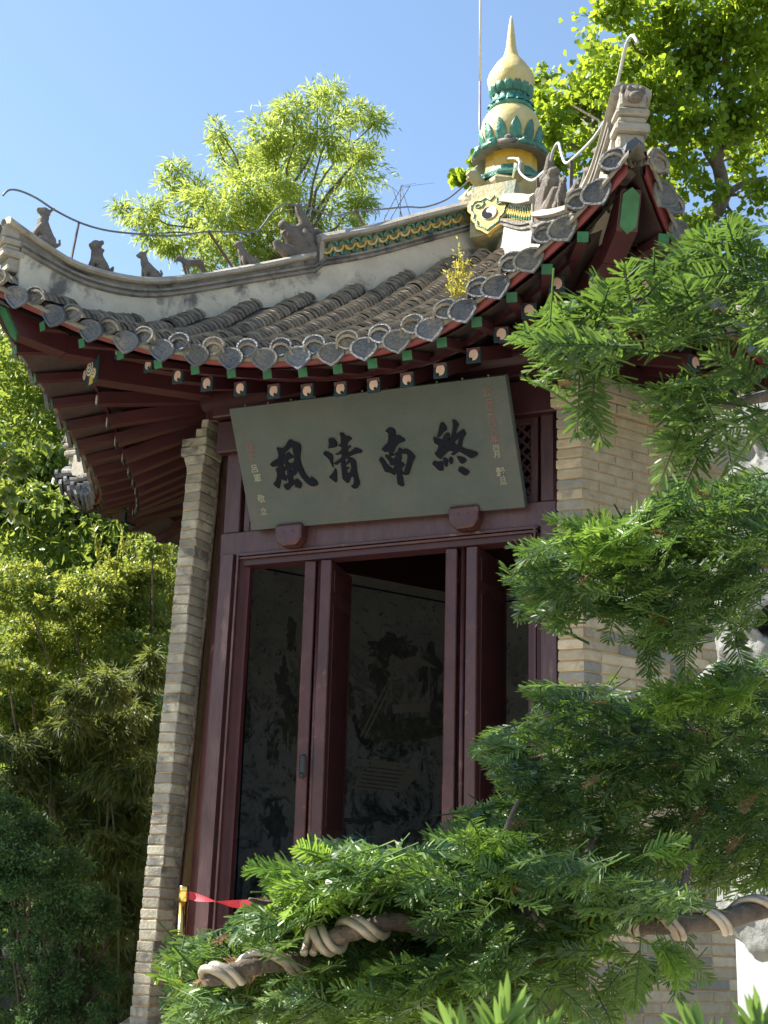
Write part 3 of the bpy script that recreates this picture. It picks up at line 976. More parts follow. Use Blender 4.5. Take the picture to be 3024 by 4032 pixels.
# right wall
C0 = Vector((1.441, -2.387, 0))
WD = Vector((math.cos(RAD(60)), math.sin(RAD(60)), 0))
WN = Vector((math.cos(RAD(-30)), math.sin(RAD(-30)), 0))
WL = 2.80
b = MB()
q = [Vector((1.281, -2.378, 0)), Vector((1.436, -2.378, 0)), C0 + WD * WL - WN * .008, C0 + WD * WL - WN * .28, C0 + WD * .1 - WN * .28, Vector((1.281, -2.24, 0))]
vs = [p + Vector((0, 0, z)) for z in (FLOOR - .02, ZTOP + .2) for p in q]
b.add(vs, [tuple(range(n - 1, -1, -1)), tuple(range(n, 2 * n))] + [(i, (i + 1) % n, n + (i + 1) % n, n + i) for i in range(n)])
rw = b.build('wall', M['mortar'], pav)
rw['label'] = 'warm grey brick wall receding right of the doors'
RW60 = Matrix.Rotation(RAD(60), 4, 'Z')
rest = MB()


def end_brick(seed, m, ex=0.0):
    rr = random.Random(seed)
    b = MB()
    q = [(1.272 - ex, -2.386 - ex), (1.437 + ex, -2.388 - ex), (1.352, -2.336), (1.275, -2.30)]
    vs = []
    h = .0605
    for z, s in ((-h / 2, .004), (-h / 2 + .006, 0), (h / 2 - .006, 0), (h / 2, .004)):
        for i, (x, y) in enumerate(q):
            vs.append((x + (s if i == 0 else -s if i == 1 else 0) + rr.uniform(-.002, .002), y + (s if i < 2 else 0) + rr.uniform(-.0015, .0015), z))
    fs = [(3, 2, 1, 0), (12, 13, 14, 15)]
    for l in range(3): fs += [(l * 4 + i, l * 4 + (i + 1) % 4, l * 4 + 4 + (i + 1) % 4, l * 4 + 4 + i) for i in range(4)]
    b.add(vs, fs)
    return b.mesh('brick', M[m])


EB = [end_brick(s, m) for s in range(4) for m in ('brick', 'brick', 'brickdark')]
nind = 0
for c in range(NC):
    z = FLOOR + (c + .5) * COURSE
    inst('brick', pick(EB), Matrix.Translation((random.uniform(-.003, .003), 0, z)), rw)
    s = 0.0
    first = True
    while s < WL - .02:
        if first and c % 2: L = .141
        elif random.random() < .16: L = .141
        else: L = .291
        first = False
        L = min(L, WL - s)
        cc = C0 + WD * (s + L / 2) - WN * (.05 - random.uniform(-.0015, .0015)) + Vector((0, 0, z + random.uniform(-.0012, .0012)))
        mat4 = Matrix.Translation(cc) @ RW60
        if s < 1.45 and nind < 238 and z > 1.3 and L in (.141, .291):
            me = pick(ST if L > .2 else HD)
            inst('brick', me, mat4, rw)
            nind += 1
        else:
            rest.box(cc, (L, .10, .0605), RW60.to_3x3(), bev=.005)
        s += L + .0085
for c in range(2):
    z = ZTOP + (c + .5) * COURSE
    inst('brick', end_brick(70 + c, 'brick', .03), Matrix.Translation((0, 0, z)), rw)
    s = -.01
    while s < WL - .1:
        L = .291 if not (s < 0 and c) else .141
        cc = C0 + WD * (s + L / 2) - WN * .015 + Vector((0, 0, z))
        rest.box(cc, (L, .10, .0625), RW60.to_3x3(), bev=.006)
        s += L + .0085
rest.build('brick', M['brick'], rw, kind='stuff')
e = MB()
e.prism([(.03, 0), (.0, .06), (-.03, .12), (-.2, .12), (-.2, 0)], C0 + Vector((0, 0, ZTOP + .139)) - WD * .02, WN, (0, 0, 1), WD, WL)
e.build('wall_capping', M['plaster'], rw)

# remaining walls (behind)
for k in (2, 3, 4):
    b = MB()
    hw = A_W * T30 - .012
    q = [PT(k, -hw, A_W - .01, 0), PT(k, hw, A_W - .01, 0), PT(k, 1.235, 2.16, 0), PT(k, -1.235, 2.16, 0)]
    vs = [p + Vector((0, 0, z)) for z in (FLOOR - .02, ZTOP + .2) for p in q]
    b.add(vs, [(3, 2, 1, 0), (4, 5, 6, 7)] + [(i, (i + 1) % 4, 4 + (i + 1) % 4, 4 + i) for i in range(4)])
    w = b.build('wall', M['brick'], pav)
    e = MB()
    for c in range(NC):
        z = FLOOR + (c + .5) * COURSE
        s = -hw + .01 + (.15 if c % 2 else 0)
        while s < hw - .28:
            e.box(PT(k, s + .145, A_W - .04, z), (.291, .09, .0605), Matrix.Rotation(RAD(60 * k), 3, 'Z'))
            s += .30
    e.build('brick', M['brick'], w, kind='stuff')
# outer face of the left wall
e = MB()
for c in range(NC):
    z = FLOOR + (c + .5) * COURSE
    s = -1.38 + (.15 if c % 2 else 0)
    while s < .78:
        e.box(PT(-1, s + .145, A_W - .04, z), (.291, .09, .0605), Matrix.Rotation(RAD(-60), 3, 'Z'))
        s += .30
e.build('brick', M['brick'], lw, kind='stuff')

# ---- inside: floor, murals with plaster borders
b = MB()
b.lathe([(2.42, FLOOR - .01), (2.42, FLOOR + .012)], (0, 0, 0), 6, 0)
b.build('inner_floor', M['floor'], pav)
for k, z1 in ((-2, 4.93), (3, 4.93), (2, 4.93), (1, 4.93), (-1, 4.93)):
    hw = 1.20
    Rm = Matrix.Rotation(RAD(60 * k), 3, 'Z')
    b = MB()
    z0 = FLOOR + .55
    for (u0, u1, za, zb) in ((-hw, -hw + .07, z0, z1), (hw - .07, hw, z0, z1), (-hw + .07, hw - .07, z1 - .07, z1), (-hw + .07, hw - .07, z0, z0 + .07)):
        b.box(PT(k, (u0 + u1) / 2, 2.135, (za + zb) / 2), (u1 - u0, .05, zb - za), Rm)
    fo = b.build('mural_border', M['frame'], pav)
    b = MB()
    b.box(PT(k, 0, 2.145, (z0 + z1) / 2), (2 * hw - .14, .03, z1 - z0 - .14), Rm)
    mo = b.build('mural', M['mural'], fo)
    # dark ruled line inside the border
    b = MB()
    for (u0, u1, za, zb) in ((-hw + .09, -hw + .105, z0 + .09, z1 - .09), (hw - .105, hw - .09, z0 + .09, z1 - .09), (-hw + .09, hw - .09, z1 - .105, z1 - .09)):
        b.box(PT(k, (u0 + u1) / 2, 2.1275, (za + zb) / 2), (u1 - u0, .004, zb - za), Rm)
    b.build('ruled_line', M['ink'], fo)
for k in (1, 2, 3, -2, -1):
    b = MB()
    b.box(PT(k, 0, 2.12, 5.235), (2.42, .05, .60), Matrix.Rotation(RAD(60 * k), 3, 'Z'))
    b.build('dark_lining', M['reddark'], pav)  # dark boards added above the murals to make the interior look darker
# painted pale tablet and slanting fence on the left-back mural
n_, t_ = ffr(-2)
DZ = [0.0]


def on_mural(px, py): return on_plane(px, py, n_, 2.126 - DZ[0])


def decal(pts, mat, name):
    b = MB()
    DZ[0] += .00012
    P = [on_mural(*p) for p in pts]
    b.add(P + [p + n_ * .004 for p in P], [tuple(range(len(P))), tuple(range(2 * len(P) - 1, len(P) - 1, -1))] + [(i, (i + 1) % len(P), len(P) + (i + 1) % len(P), len(P) + i) for i in range(len(P))])
    return b.build(name, mat, fo_left)


fo_left = [o for o in pav.children if o.name.startswith('mural_border')][0]
decal([(1470, 2995), (1665, 3040), (1580, 3120), (1385, 3105)], M['frame'], 'painted_tablet')
decal([(1400, 2985), (1620, 3008), (1622, 3018), (1402, 2996)], M['frame'], 'painted_ledge')
rq = random.Random(5)


def blot(px, py, rx, ry, mat, name, n=26, rough=.35):
    pts = []
    for i in range(n):
        a = 2 * math.pi * i / n
        q = 1 + rq.uniform(-rough, rough)
        pts.append((px + rx * q * math.cos(a), py + ry * q * math.sin(a)))
    return decal(pts, mat, name)


M['inkwash'] = surf('blue_black_ink_wash', (.05, .062, .075), (.11, .125, .135), 14, .85, .1, 40, (.20, .21, .21), 9, (.52, .60))
M['inkgreen'] = surf('dull_green_ink_wash', (.055, .075, .065), (.13, .15, .13), 16, .85, .1, 40, (.22, .21, .19), 9, (.55, .62))
for px, py, rx, ry, m_ in ((1540, 2545, 95, 45, 'inkwash'), (1500, 2640, 40, 75, 'inkwash'), (1690, 2640, 45, 90, 'inkwash'), (1720, 2800, 30, 95, 'inkwash'), (1600, 2880, 130, 48, 'inkgreen'), (1470, 2850, 50, 60, 'inkgreen'), (1370, 2760, 26, 60, 'inkwash'),
                           (1370, 3060, 30, 26, 'inkwash'), (1420, 3230, 90, 16, 'inkwash'), (1660, 3280, 70, 14, 'inkwash'), (1120, 2700, 34, 95, 'inkwash'), (1140, 2870, 32, 80, 'inkgreen'), (1075, 2960, 22, 60, 'inkwash'), (1090, 3240, 40, 85, 'inkwash'), (1150, 2500, 20, 70, 'inkgreen')):
    blot(px, py, rx, ry, M[m_], 'painted_rock')
for (x0, y0, x1, y1) in ((1420, 2900, 1520, 2700), (1436, 2906, 1536, 2706), (1540, 2620, 1540, 2760), (1690, 2620, 1690, 2760), (1110, 2880, 1102, 3120), (1135, 2880, 1128, 3130), (1160, 2900, 1152, 3110), (1600, 2640, 1600, 2760)):
    L_ = math.hypot(x1 - x0, y1 - y0)
    ox, oy = -(y1 - y0) / L_ * 3.2, (x1 - x0) / L_ * 3.2
    decal([(x0 - ox, y0 - oy), (x0 + ox, y0 + oy), (x1 + ox, y1 + oy), (x1 - ox, y1 - oy)], M['frame'], 'painted_line')
decal([(1510, 2640), (1560, 2600), (1670, 2596), (1725, 2632), (1670, 2622), (1570, 2626)], M['frame'], 'painted_roof')
for q in range(6):
    x, y = 1450 - q * 9, 3018 + q * 15
    decal([(x, y), (x + 150, y + 18), (x + 149, y + 22), (x - 1, y + 4)], M['inkwash'], 'painted_line')
decal([(1545, 2775), (1690, 2768), (1690, 2800), (1548, 2810)], M['frame'], 'painted_terrace')

# ================================================================== DOOR FRONT
ZL = 4.19           # underside of the lintel moulding
b = MB()
b.box((0, -A_F + .04, (ZL + .05 + 4.405) / 2), (2.52, .10, 4.405 - ZL - .05), bev=.006)
b.build('lintel', M['redwood'], pav)
for sx in (-1, 1):
    b = MB()
    xb, xt = (-1.235, -1.19) if sx < 0 else (1.19, 1.19)
    b.bar((xb, -A_F + .04, FLOOR), (xt, -A_F + .04, ZL + .05), .135, .10, up=(1, 0, 0))
    vs = b.v
    b.build('door_jamb', M['redwood'], pav)
    b = MB()
    xb2, xt2 = (-1.135, -1.098) if sx < 0 else (1.098, 1.098)
    b.bar((xb2, -A_F + .06, FLOOR), (xt2, -A_F + .06, ZL + .02), .045, .13, up=(1, 0, 0))
    b.build('jamb_reveal', M['red'], pav)
    b = MB()
    b.bar((xb2 - sx * .0 , -A_F - .018, FLOOR), (xt2, -A_F - .018, ZL + .04), .030, .014, up=(1, 0, 0))
    b.build('frame_moulding', M['redgloss'], pav)
for dz, w in ((.045, .02), (.018, .016)):
    b = MB()
    b.box((0, -A_F - .016 + dz * .1, ZL + dz), (2.23, .02, w), bev=.003)
    b.build('frame_moulding', M['redgloss'], pav)
b = MB()
b.box((0, -A_F + .07, ZL - .012), (2.14, .14, .04))
b.build('door_head', M['reddark'], pav)
b = MB()
b.box((0, -A_F + .04, FLOOR + .07), (2.3, .12, .14), bev=.01)
b.build('threshold', M['redwood'], pav)
# transom frame above the lintel with lattice
b = MB()
ZT0, ZT1 = 4.408, 5.02
for x in (-1.19, 1.19):
    b.box((x, -A_F + .05, (ZT0 + ZT1) / 2), (.13, .08, ZT1 - ZT0), bev=.006)
for x in (-1.075, 1.075):
    b.box((x, -A_F + .055, (ZT0 + ZT1) / 2), (.05, .055, ZT1 - ZT0), bev=.005)
b.box((0, -A_F + .055, ZT0 + .03), (2.10, .055, .058), bev=.005)
b.box((0, -A_F + .055, ZT1 - .03), (2.10, .055, .058), bev=.005)
tf = b.build('transom_frame', M['redwood'], pav)
lat = MB()
H = ZT1 - ZT0 - .12
x0, x1, z0, z1 = -1.05, 1.05, ZT0 + .06, ZT1 - .06
for sgn in (-1, 1):
    c = -3.0
    while c < 3.0:
        # line z - z0 = sgn*(x - c)
        pts = []
        for zz in (z0, z1):
            x = c + sgn * (zz - z0)
            pts.append((x, zz))
        (xa, za), (xb, zb) = pts
        if xa > xb: xa, za, xb, zb = xb, zb, xa, za
        if xb > x0 and xa < x1:
            m = (zb - za) / (xb - xa)
            if xa < x0: za += (x0 - xa) * m; xa = x0
            if xb > x1: zb -= (xb - x1) * m; xb = x1
            if xb - xa > .02:
                lat.bar((xa, -A_F + .052 + sgn * .006, za), (xb, -A_F + .052 + sgn * .006, zb), .018, .011, up=(0, 1, 0))
        c += .078
lat.build('lattice', M['redwood'], tf, kind='stuff')
# small diamonds inside the lattice, those beside the plaque one by one
b = MB()
b.box((0, -A_F + .12, (ZT0 + ZT1) / 2), (2.2, .02, ZT1 - ZT0))
b.build('transom_backing', M['ink'], tf)

# door leaves, folded inward in two pairs
def leaf(x, y, ang, wid, label, zb=FLOOR + .15, zt=4.155, th=.078):
    d = Vector((math.cos(RAD(ang)), math.sin(RAD(ang)), 0))
    s = Vector((-d.y, d.x, 0))
    R = Matrix(((d.x, s.x, 0), (d.y, s.y, 0), (0, 0, 1)))
    b = MB()
    p0 = Vector((x, y, 0))
    b.box(p0 + d * (wid / 2) + Vector((0, 0, (zb + zt) / 2)), (wid, th, zt - zb), R, bev=.006)
    L = b.build('door_leaf', M['redgloss'], pav)
    L['label'] = label
    for za, zc in ((zb + .08, zb + .75), (zb + .85, zb + 1.05), (zb + 1.15, zt - .3), (zt - .22, zt - .06)):
        for sd in (-1, 1):
            b = MB()
            b.box(p0 + d * (wid / 2) + s * sd * (th / 2 + .003) + Vector((0, 0, (za + zc) / 2)), (wid - .14, .008, zc - za), R, bev=.003)
            b.build('panel', M['red'], L)
    return L


lf = leaf(-.545, -2.27, 108, .56, 'left door leaf seen edge on')
leaf(-.425, -2.27, 100, .52, 'second door leaf from the left')
leaf(.502, -2.27, 100, .50, 'third door leaf from the left')
leaf(.645, -2.27, 89, .54, 'right door leaf showing its inner face')
for x, z0_, z1_ in ((-.485, FLOOR + .1, 4.17), (.575, FLOOR + .1, 4.17)):
    b = MB()
    b.tube([(x, -2.235, z0_), (x, -2.235, z1_)], .018, 10)
    b.build('pivot_post', M['redgloss'], pav, True)
b = MB()
b.box((-.512, -2.325, 2.745), (.052, .03, .15), bev=.012)
b.box((-.512, -2.335, 2.68), (.036, .03, .04), bev=.01)
b.build('padlock', M['black'], lf)

# carved blocks that carry the plaque
for x, nm in ((-.663, 'left'), (.634, 'right')):
    b = MB()
    o2 = [(-.105, .075), (-.105, -.02), (-.085, -.062), (-.05, -.08), (.05, -.08), (.085, -.062), (.105, -.02), (.105, .075)]
    b.prism(o2, (x, -A_F - .012, 4.325), (1, 0, 0), (0, 0, 1), (0, -1, 0), .10)
    pb = b.build('plaque_bracket', M['redgloss'], pav)
    m = pb.modifiers.new('bevel', 'BEVEL')
    m.width, m.segments = .018, 3
    for dx in (-.035, .035):
        e = MB()
        e.ball((x + dx, -A_F - .113, 4.34), .007, 8, 5)
        e.build('nail', M['iron'], pb)

# ================================================================== ROOF TILES
def arch_mesh(name, r, L, mat, seg=7, th=.016, seed=0):
    """one short arched tile, axis along x (x = downhill)"""
    rr = random.Random(seed)
    vs, fs = [], []
    for x, ro in ((-L / 2, r * .74), (L / 2, r)):
        for rad in (ro, ro - th):
            for i in range(seg + 1):
                a = math.pi * i / seg
                vs.append((x + rr.uniform(-.002, .002), rad * math.cos(a) * 1.02, rad * math.sin(a) * 1.0))
    n = seg + 1
    for i in range(seg):
        fs.append((i, i + 1, 2 * n + i + 1, 2 * n + i))
        fs.append((2 * n + i, 2 * n + i + 1, 3 * n + i + 1, 3 * n + i))
    b = MB()
    b.add(vs, fs)
    return b.mesh(name, mat)


ARCH = [arch_mesh('roof_tile', 
                 .086 + .003 * (s % 3 - 1), .078, M['tile'], seed=s) for s in range(5)]
PITCH = .060
cand = []
for k in range(6):
    b = MB()
    for i in range(19):
        u = (i - 9) * .235
        vend = abs(u) / T30 + .10
        v = ve(u) + .12
        while v > max(vend, .40):
            z = roof_z(k, u, v)
            z2 = roof_z(k, u, v - .04)
            n, t = ffr(k)
            d = (n * .04 + Vector((0, 0, z - z2))).normalized()
            up = t.cross(d)
            if up.z < 0: up = -up
            y = up.cross(d)
            mt = Matrix((d, y, up)).transposed().to_4x4()
            mt = Matrix.Translation(PT(k, u, v, z + .004 + random.uniform(-.005, .005))) @ mt @ Matrix.Rotation(random.uniform(-.09, .09), 4, 'Z')
            if k == 0: cand.append((v - .35 * u - ve(u), mt))
            else: b_add = True
            if k != 0:
                me = ARCH[0]
                vv = [mt @ p.co for p in me.vertices]
                b.add(vv, [tuple(p.vertices) for p in me.polygons])
            dl = math.hypot(.04, z - z2) / .04
            v -= PITCH / dl
    if k != 0: b.build('roof_tile', M['tile'], roof, kind='stuff')
cand.sort(key=lambda c: -c[0])
for i, (q, mt) in enumerate(cand[:295]):
    inst('roof_tile', ARCH[i % 5], mt, roof)
b = MB()
for q, mt in cand[295:]:
    me = ARCH[random.randrange(5)]
    b.add([mt @ p.co for p in me.vertices], [tuple(p.vertices) for p in me.polygons])
b.build('roof_tile', M['tile'], roof, kind='stuff')

# eave-end tiles: shield-faced cap tiles and pointed drip tiles
def shield(w, h, th, mat, nm, pointed):
    pts = []
    n = 9
    for i in range(n):
        a = math.pi * i / (n - 1)
        pts.append((w / 2 * math.cos(a), h * .42 * math.sin(a)))
    if pointed:
        pts += [(-w * .46, -h * .18), (-w * .27, -h * .40), (0, -h * .60), (w * .27, -h * .40), (w * .46, -h * .18)]
    else:
        pts += [(-w * .47, -h * .14), (-w * .33, -h * .36), (-w * .12, -h * .50), (0, -h * .55), (w * .12, -h * .50), (w * .33, -h * .36), (w * .47, -h * .14)]
    b = MB()
    N = len(pts)
    # raised rim, sunk face, small relief knobs
    vs = [(-th, y, z) for y, z in pts] + [(0, y, z) for y, z in pts] + [(0, y * .84, z * .84) for y, z in pts] + [(-.010, y * .78, z * .78) for y, z in pts]
    fs = [tuple(range(N))]
    for l in range(3):
        for i in range(N): fs.append((l * N + i, (l + 1) * N + i, (l + 1) * N + (i + 1) % N, l * N + (i + 1) % N))
    fs.append(tuple(range(4 * N - 1, 3 * N - 1, -1)))
    b.add(vs, fs)
    rr = random.Random(int(w * 1000))
    for j in range(6):
        a = j * 1.047
        b.ball((-.0095, .22 * w * math.cos(a + .4), .18 * h * math.sin(a + .4)), (.0045, .015 + .007 * (j % 2), .011), 6, 4)
    b.ball((-.0095, .004, -.004), (.005, .017, .014), 6, 4)
    return b.mesh(nm, mat)


CAPM = [with_mat(shield(.160, .132, .030, M['tileblue'], 'cap_tile', False), M[m]) for m in ('tileblue', 'tile', 'drip')]
DRIPM = [with_mat(shield(.195, .150, .026, M['drip'], 'drip_tile', True), M[m]) for m in ('drip', 'tileblue')]
trough = MB()
vs, fs = [], []
for j, x in enumerate((-.20, -.02)):
    for i in range(7):
        a = -1 + 2 * i / 6
        vs.append((x, a * .105, -.030 * (1 - a * a) + .02 + .0 * j))
for i in range(6): fs.append((i, i + 1, 7 + i + 1, 7 + i))
trough.add(vs, fs)
TROUGH = trough.mesh('drip_trough', M['drip'], True)
for k in range(6):
    kk = k if k < 4 else k - 6
    n, t = ffr(kk)
    host = roof if kk in (0, -1, 1, -2) else None
    jb = MB()

    def put(name, me, u, v, z, pit, sub=None):
        d = (n * math.cos(pit) - Vector((0, 0, math.sin(pit)))).normalized()
        y = Vector((0, 0, 1)).cross(d).normalized()
        slope = (eave_z(kk, u + .05) - eave_z(kk, u - .05)) / .1
        y = (t + Vector((0, 0, slope * .8))).normalized()
        up = d.cross(y).normalized()
        y = up.cross(d)
        mt = Matrix((d, y, up)).transposed().to_4x4()
        mt = Matrix.Translation(PT(kk, u, v, z)) @ mt @ Matrix.Rotation(random.uniform(-.06, .06), 4, 'X') @ Matrix.Rotation(random.uniform(-.05, .05), 4, 'Z')
        if host:
            return inst(name, me, mt, host)
        jb.add([mt @ p.co for p in me.vertices], [tuple(p.vertices) for p in me.polygons])

    for i in range(19):
        u = (i - 9) * .235
        put('cap_tile', CAPM[random.randrange(3)], u, ve(u) + .175, roof_z(kk, u, ve(u) + .14) + .052, .10)
    for i in range(18):
        u = (i - 8.5) * .235
        z = roof_z(kk, u, ve(u) + .14)
        put('drip_tile', DRIPM[random.randrange(2)], u, ve(u) + .165, z - .020, .22)
        put('drip_trough', TROUGH, u, ve(u) + .17, z + .012, .42)
    if not host: jb.build('cap_tile', M['tileblue'], roof, kind='stuff')
# mortar fillet filling between fascia and tiles
for k in range(6):
    b = MB()
    vs = []
    for i in range(61):
        u = -2.22 + 4.44 * i / 60
        z = eave_z(k, u)
        e0 = ve(u)
        zr = roof_z(k, u, e0 + .12)
        j = random.uniform(-.006, .006)
        for vo, zz in ((.05, z + .09), (.085, z + .085), (.135 + j, zr - .05), (.15, zr - .012), (0.03, zr - .012)):
            vs.append(PT(k, u * (1 + (vo - .15) / 3.8), e0 + vo, zz))
    b.add(vs, [(i * 5 + j, (i + 1) * 5 + j, (i + 1) * 5 + (j + 1) % 5, i * 5 + (j + 1) % 5) for i in range(60) for j in range(5)])
    b.build('mortar_fillet', M['tilebed'], roof, True)

# ================================================================== HIP RIDGES
RB_R = [.25, .3, .744, 1.471, 1.981, 2.4, 2.86, 3.294, 3.717, 4.175, 4.40]
RB_Z = [7.36, 7.34, 7.075, 6.68, 6.455, 6.29, 6.085, 5.90, 5.835, 5.90, 5.95]
RT_R = [.25, .4, .943, 1.399, 1.93]
RT_Z = [7.84, 7.765, 7.475, 7.222, 6.965]
RL_R = [1.90, 2.03, 2.255, 2.65, 2.95, 3.17, 3.39, 3.66, 3.91, 4.105, 4.233, 4.39, 4.46]
RL_Z = [6.84, 6.775, 6.66, 6.47, 6.335, 6.245, 6.178, 6.148, 6.158, 6.216, 6.265, 6.33, 6.36]
for k in range(6):
    az = 240 + 60 * k
    det = az in (240, 300)
    ca, sa = math.cos(RAD(az)), math.sin(RAD(az))

    def RP(r, o, z): return Vector((r * ca - o * sa, r * sa + o * ca, z))
    # base of white plaster
    pth = [(r, crom(RB_R, RB_Z, r)) for r in lin(.28, 4.30, 44)]
    fr = lambda r: .46 if r < 1.95 else .52
    zt = lambda r: crom(RT_R, RT_Z, r) if r < 1.93 else crom(RL_R, RL_Z, r)
    b = MB()
    hts = [(zt(r) - z) * fr(r) for r, z in pth]
    rn = random.Random(k)
    b.sweep(pth, lambda i: [(.115, -.10), (.108, 0), (.085 + rn.uniform(-.003, .003), hts[i]), (-.085 + rn.uniform(-.003, .003), hts[i]), (-.108, 0), (-.115, -.10)], az)
    rg = b.build('ridge', M['plaster'], pav)
    # mouldings
    b = MB()
    b.sweep([(r, z + h) for (r, z), h in zip(pth, hts)], lambda i: [(.09, -.030), (.112, -.022), (.112, -.004), (.096, 0), (.096, .010), (.118, .016), (.118, .034), (.09, .040), (-.09, .040), (-.118, .034), (-.118, .016), (-.096, .01), (-.096, 0), (-.112, -.004), (-.112, -.022), (-.09, -.03)], az)
    b.build('ridge_moulding', M['mould'], rg)
    # lower run: frieze and cap
    pl2 = [(r, zt(r)) for r in lin(1.96, 4.40, 34)]
    b = MB()
    b.sweep(pl2, lambda i: [(.072, -.16), (.072, -.055), (-.072, -.055), (-.072, -.16)], az)
    b.build('ridge_frieze', M['mould'], rg)
    b = MB()
    b.sweep(pl2, lambda i: [(.10, -.070), (.118, -.058), (.112, -.030), (.07, -.004), (0, .006), (-.07, -.004), (-.112, -.030), (-.118, -.058), (-.10, -.07)], az)
    b.build('ridge_cap', M['cap'], rg)
    # upper run: core, cap and pierced glazed band
    pu = [(r, zt(r)) for r in lin(.28, 1.92, 20)]
    b = MB()
    b.sweep(pu, lambda i: [(.035, -.25), (.035, -.07), (-.035, -.07), (-.035, -.25)], az)
    b.build('lattice_core', M['basecl'], rg)
    b = MB()
    b.sweep(pu, lambda i: [(.10, -.085), (.125, -.075), (.122, -.045), (.08, -.006), (0, .008), (-.08, -.006), (-.122, -.045), (-.125, -.075), (-.10, -.085)], az)
    b.build('ridge_cap', M['cap'], rg)
    b = MB()
    r = 1.895
    for o in (-.08, .08): pass
    b.box(RP(1.90, 0, zt(1.9) - .17), (.035, .20, .22), Matrix.Rotation(RAD(az), 3, 'Z'))
    b.build('lattice_end', M['cap'], rg)
    jb = MB()
    for side in (-1, 1):
        for row in range(2):
            ng = 13
            for i in range(ng):
                r = .50 + (1.83 - .50) * (i + .5 * (row % 2)) / (ng - .5)
                z = zt(r) - .112 - row * .085
                sl = -(zt(r + .05) - zt(r - .05)) / .1
                for m_, ph, dz, dr in (('jade', 0, .0, 0), ('gold', math.pi, -.008, .052)):
                    vs, fs = [], []
                    S = 8
                    for j in range(S + 1):
                        a = math.pi * j / S + ph
                        for rad, oo in ((.051, .060), (.034, .060), (.034, .030), (.051, .030)):
                            rr_ = r + dr + rad * math.cos(a)
                            vs.append(RP(rr_, side * oo * (1.12 if m_ == 'gold' else 1), z + dz - .02 + rad * 1.0 * math.sin(a) - sl * (rr_ - r) * 1.0))
                    for j in range(S):
                        for q in range(4): fs.append((j * 4 + q, (j + 1) * 4 + q, (j + 1) * 4 + (q + 1) % 4, j * 4 + (q + 1) % 4))
                    bb = MB() if (det and side == (1 if az == 240 else -1)) else jb
                    bb.cur = 0 if m_ == 'jade' else 1
                    bb.add(vs, fs)
                    if bb is not jb:
                        bb.cur = 0
                        bb.mi = [0] * len(bb.f)
                        bb.build('glazed_arc_tile', M[m_], rg)
    if jb.f: jb.build('glazed_arc_tile', [M['jade'], M['gold']], rg, kind='stuff')
    # carved end of the ridge, stepped mouldings under an upswept cap
    b = MB()
    RZ = Matrix.Rotation(RAD(az), 3, 'Z')
    ze = 6.36
    for (r, z, s) in ((4.37, ze - .135, (.13, .150, .10)), (4.365, ze - .215, (.15, .19, .045)), (4.355, ze - .255, (.12, .16, .04)),
                      (4.345, ze - .30, (.15, .20, .055)), (4.31, ze - .37, (.13, .15, .10))):
        b.box(RP(r, 0, z), s, RZ, bev=.012)
    b.build('ridge_end', M['cap'], rg)
    b = MB()
    b.ball(RP(4.455, 0, ze - .125), (.045, .055, .05), 10, 7, RZ)
    b.ball(RP(4.495, 0, ze - .155), (.028, .04, .025), 8, 6, RZ)
    for o in (-.035, .035):
        b.ball(RP(4.485, o, ze - .105), .016, 8, 6)
        b.ball(RP(4.43, o * 1.7, ze - .085), (.02, .014, .028), 8, 6, RZ)
    b.build('ridge_mask', M['beast'], rg, True)
    # corner tile under the ridge end
    b = MB()
    for (r, z, w, tz) in ((4.36, 5.99, .20, .5), ):
        pts = []
        for j, (rr_, hh, ww) in enumerate(((3.95, .02, .10), (4.2, .025, .11), (4.36, .03, .10), (4.46, .02, .06))):
            zz = crom(RB_R, RB_Z, min(rr_, 4.4)) + (rr_ - 4.2) * .1 * (rr_ > 4.2)
            for o, h in ((-ww, -.07), (-ww * .8, -.02), (0, hh), (ww * .8, -.02), (ww, -.07)):
                pts.append(RP(rr_, o, zz + h - .03))
        b.add(pts, [(i * 5 + j, (i + 1) * 5 + j, (i + 1) * 5 + j + 1, i * 5 + j + 1) for i in range(3) for j in range(4)] + [(15, 16, 17, 18, 19)])
    b.build('corner_tile', M['drip'], rg)


# ---- ridge beasts (one continuous clay body each)
def melt(name, mb, mat, parent, voxel=.009, smooth=2):
    o = bpy.data.objects.new(name, mb.mesh(name, mat, True))
    link(o, parent)
    m = o.modifiers.new('r', 'REMESH')
    m.mode = 'VOXEL'
    m.voxel_size = voxel
    m.use_smooth_shade = True
    s = o.modifiers.new('s', 'SMOOTH')
    s.iterations = smooth
    s.factor = .5
    dg = bpy.context.evaluated_depsgraph_get()
    me = bpy.data.meshes.new_from_object(o.evaluated_get(dg))
    o.modifiers.clear()
    old = o.data
    o.data = me
    bpy.data.meshes.remove(old)
    return o


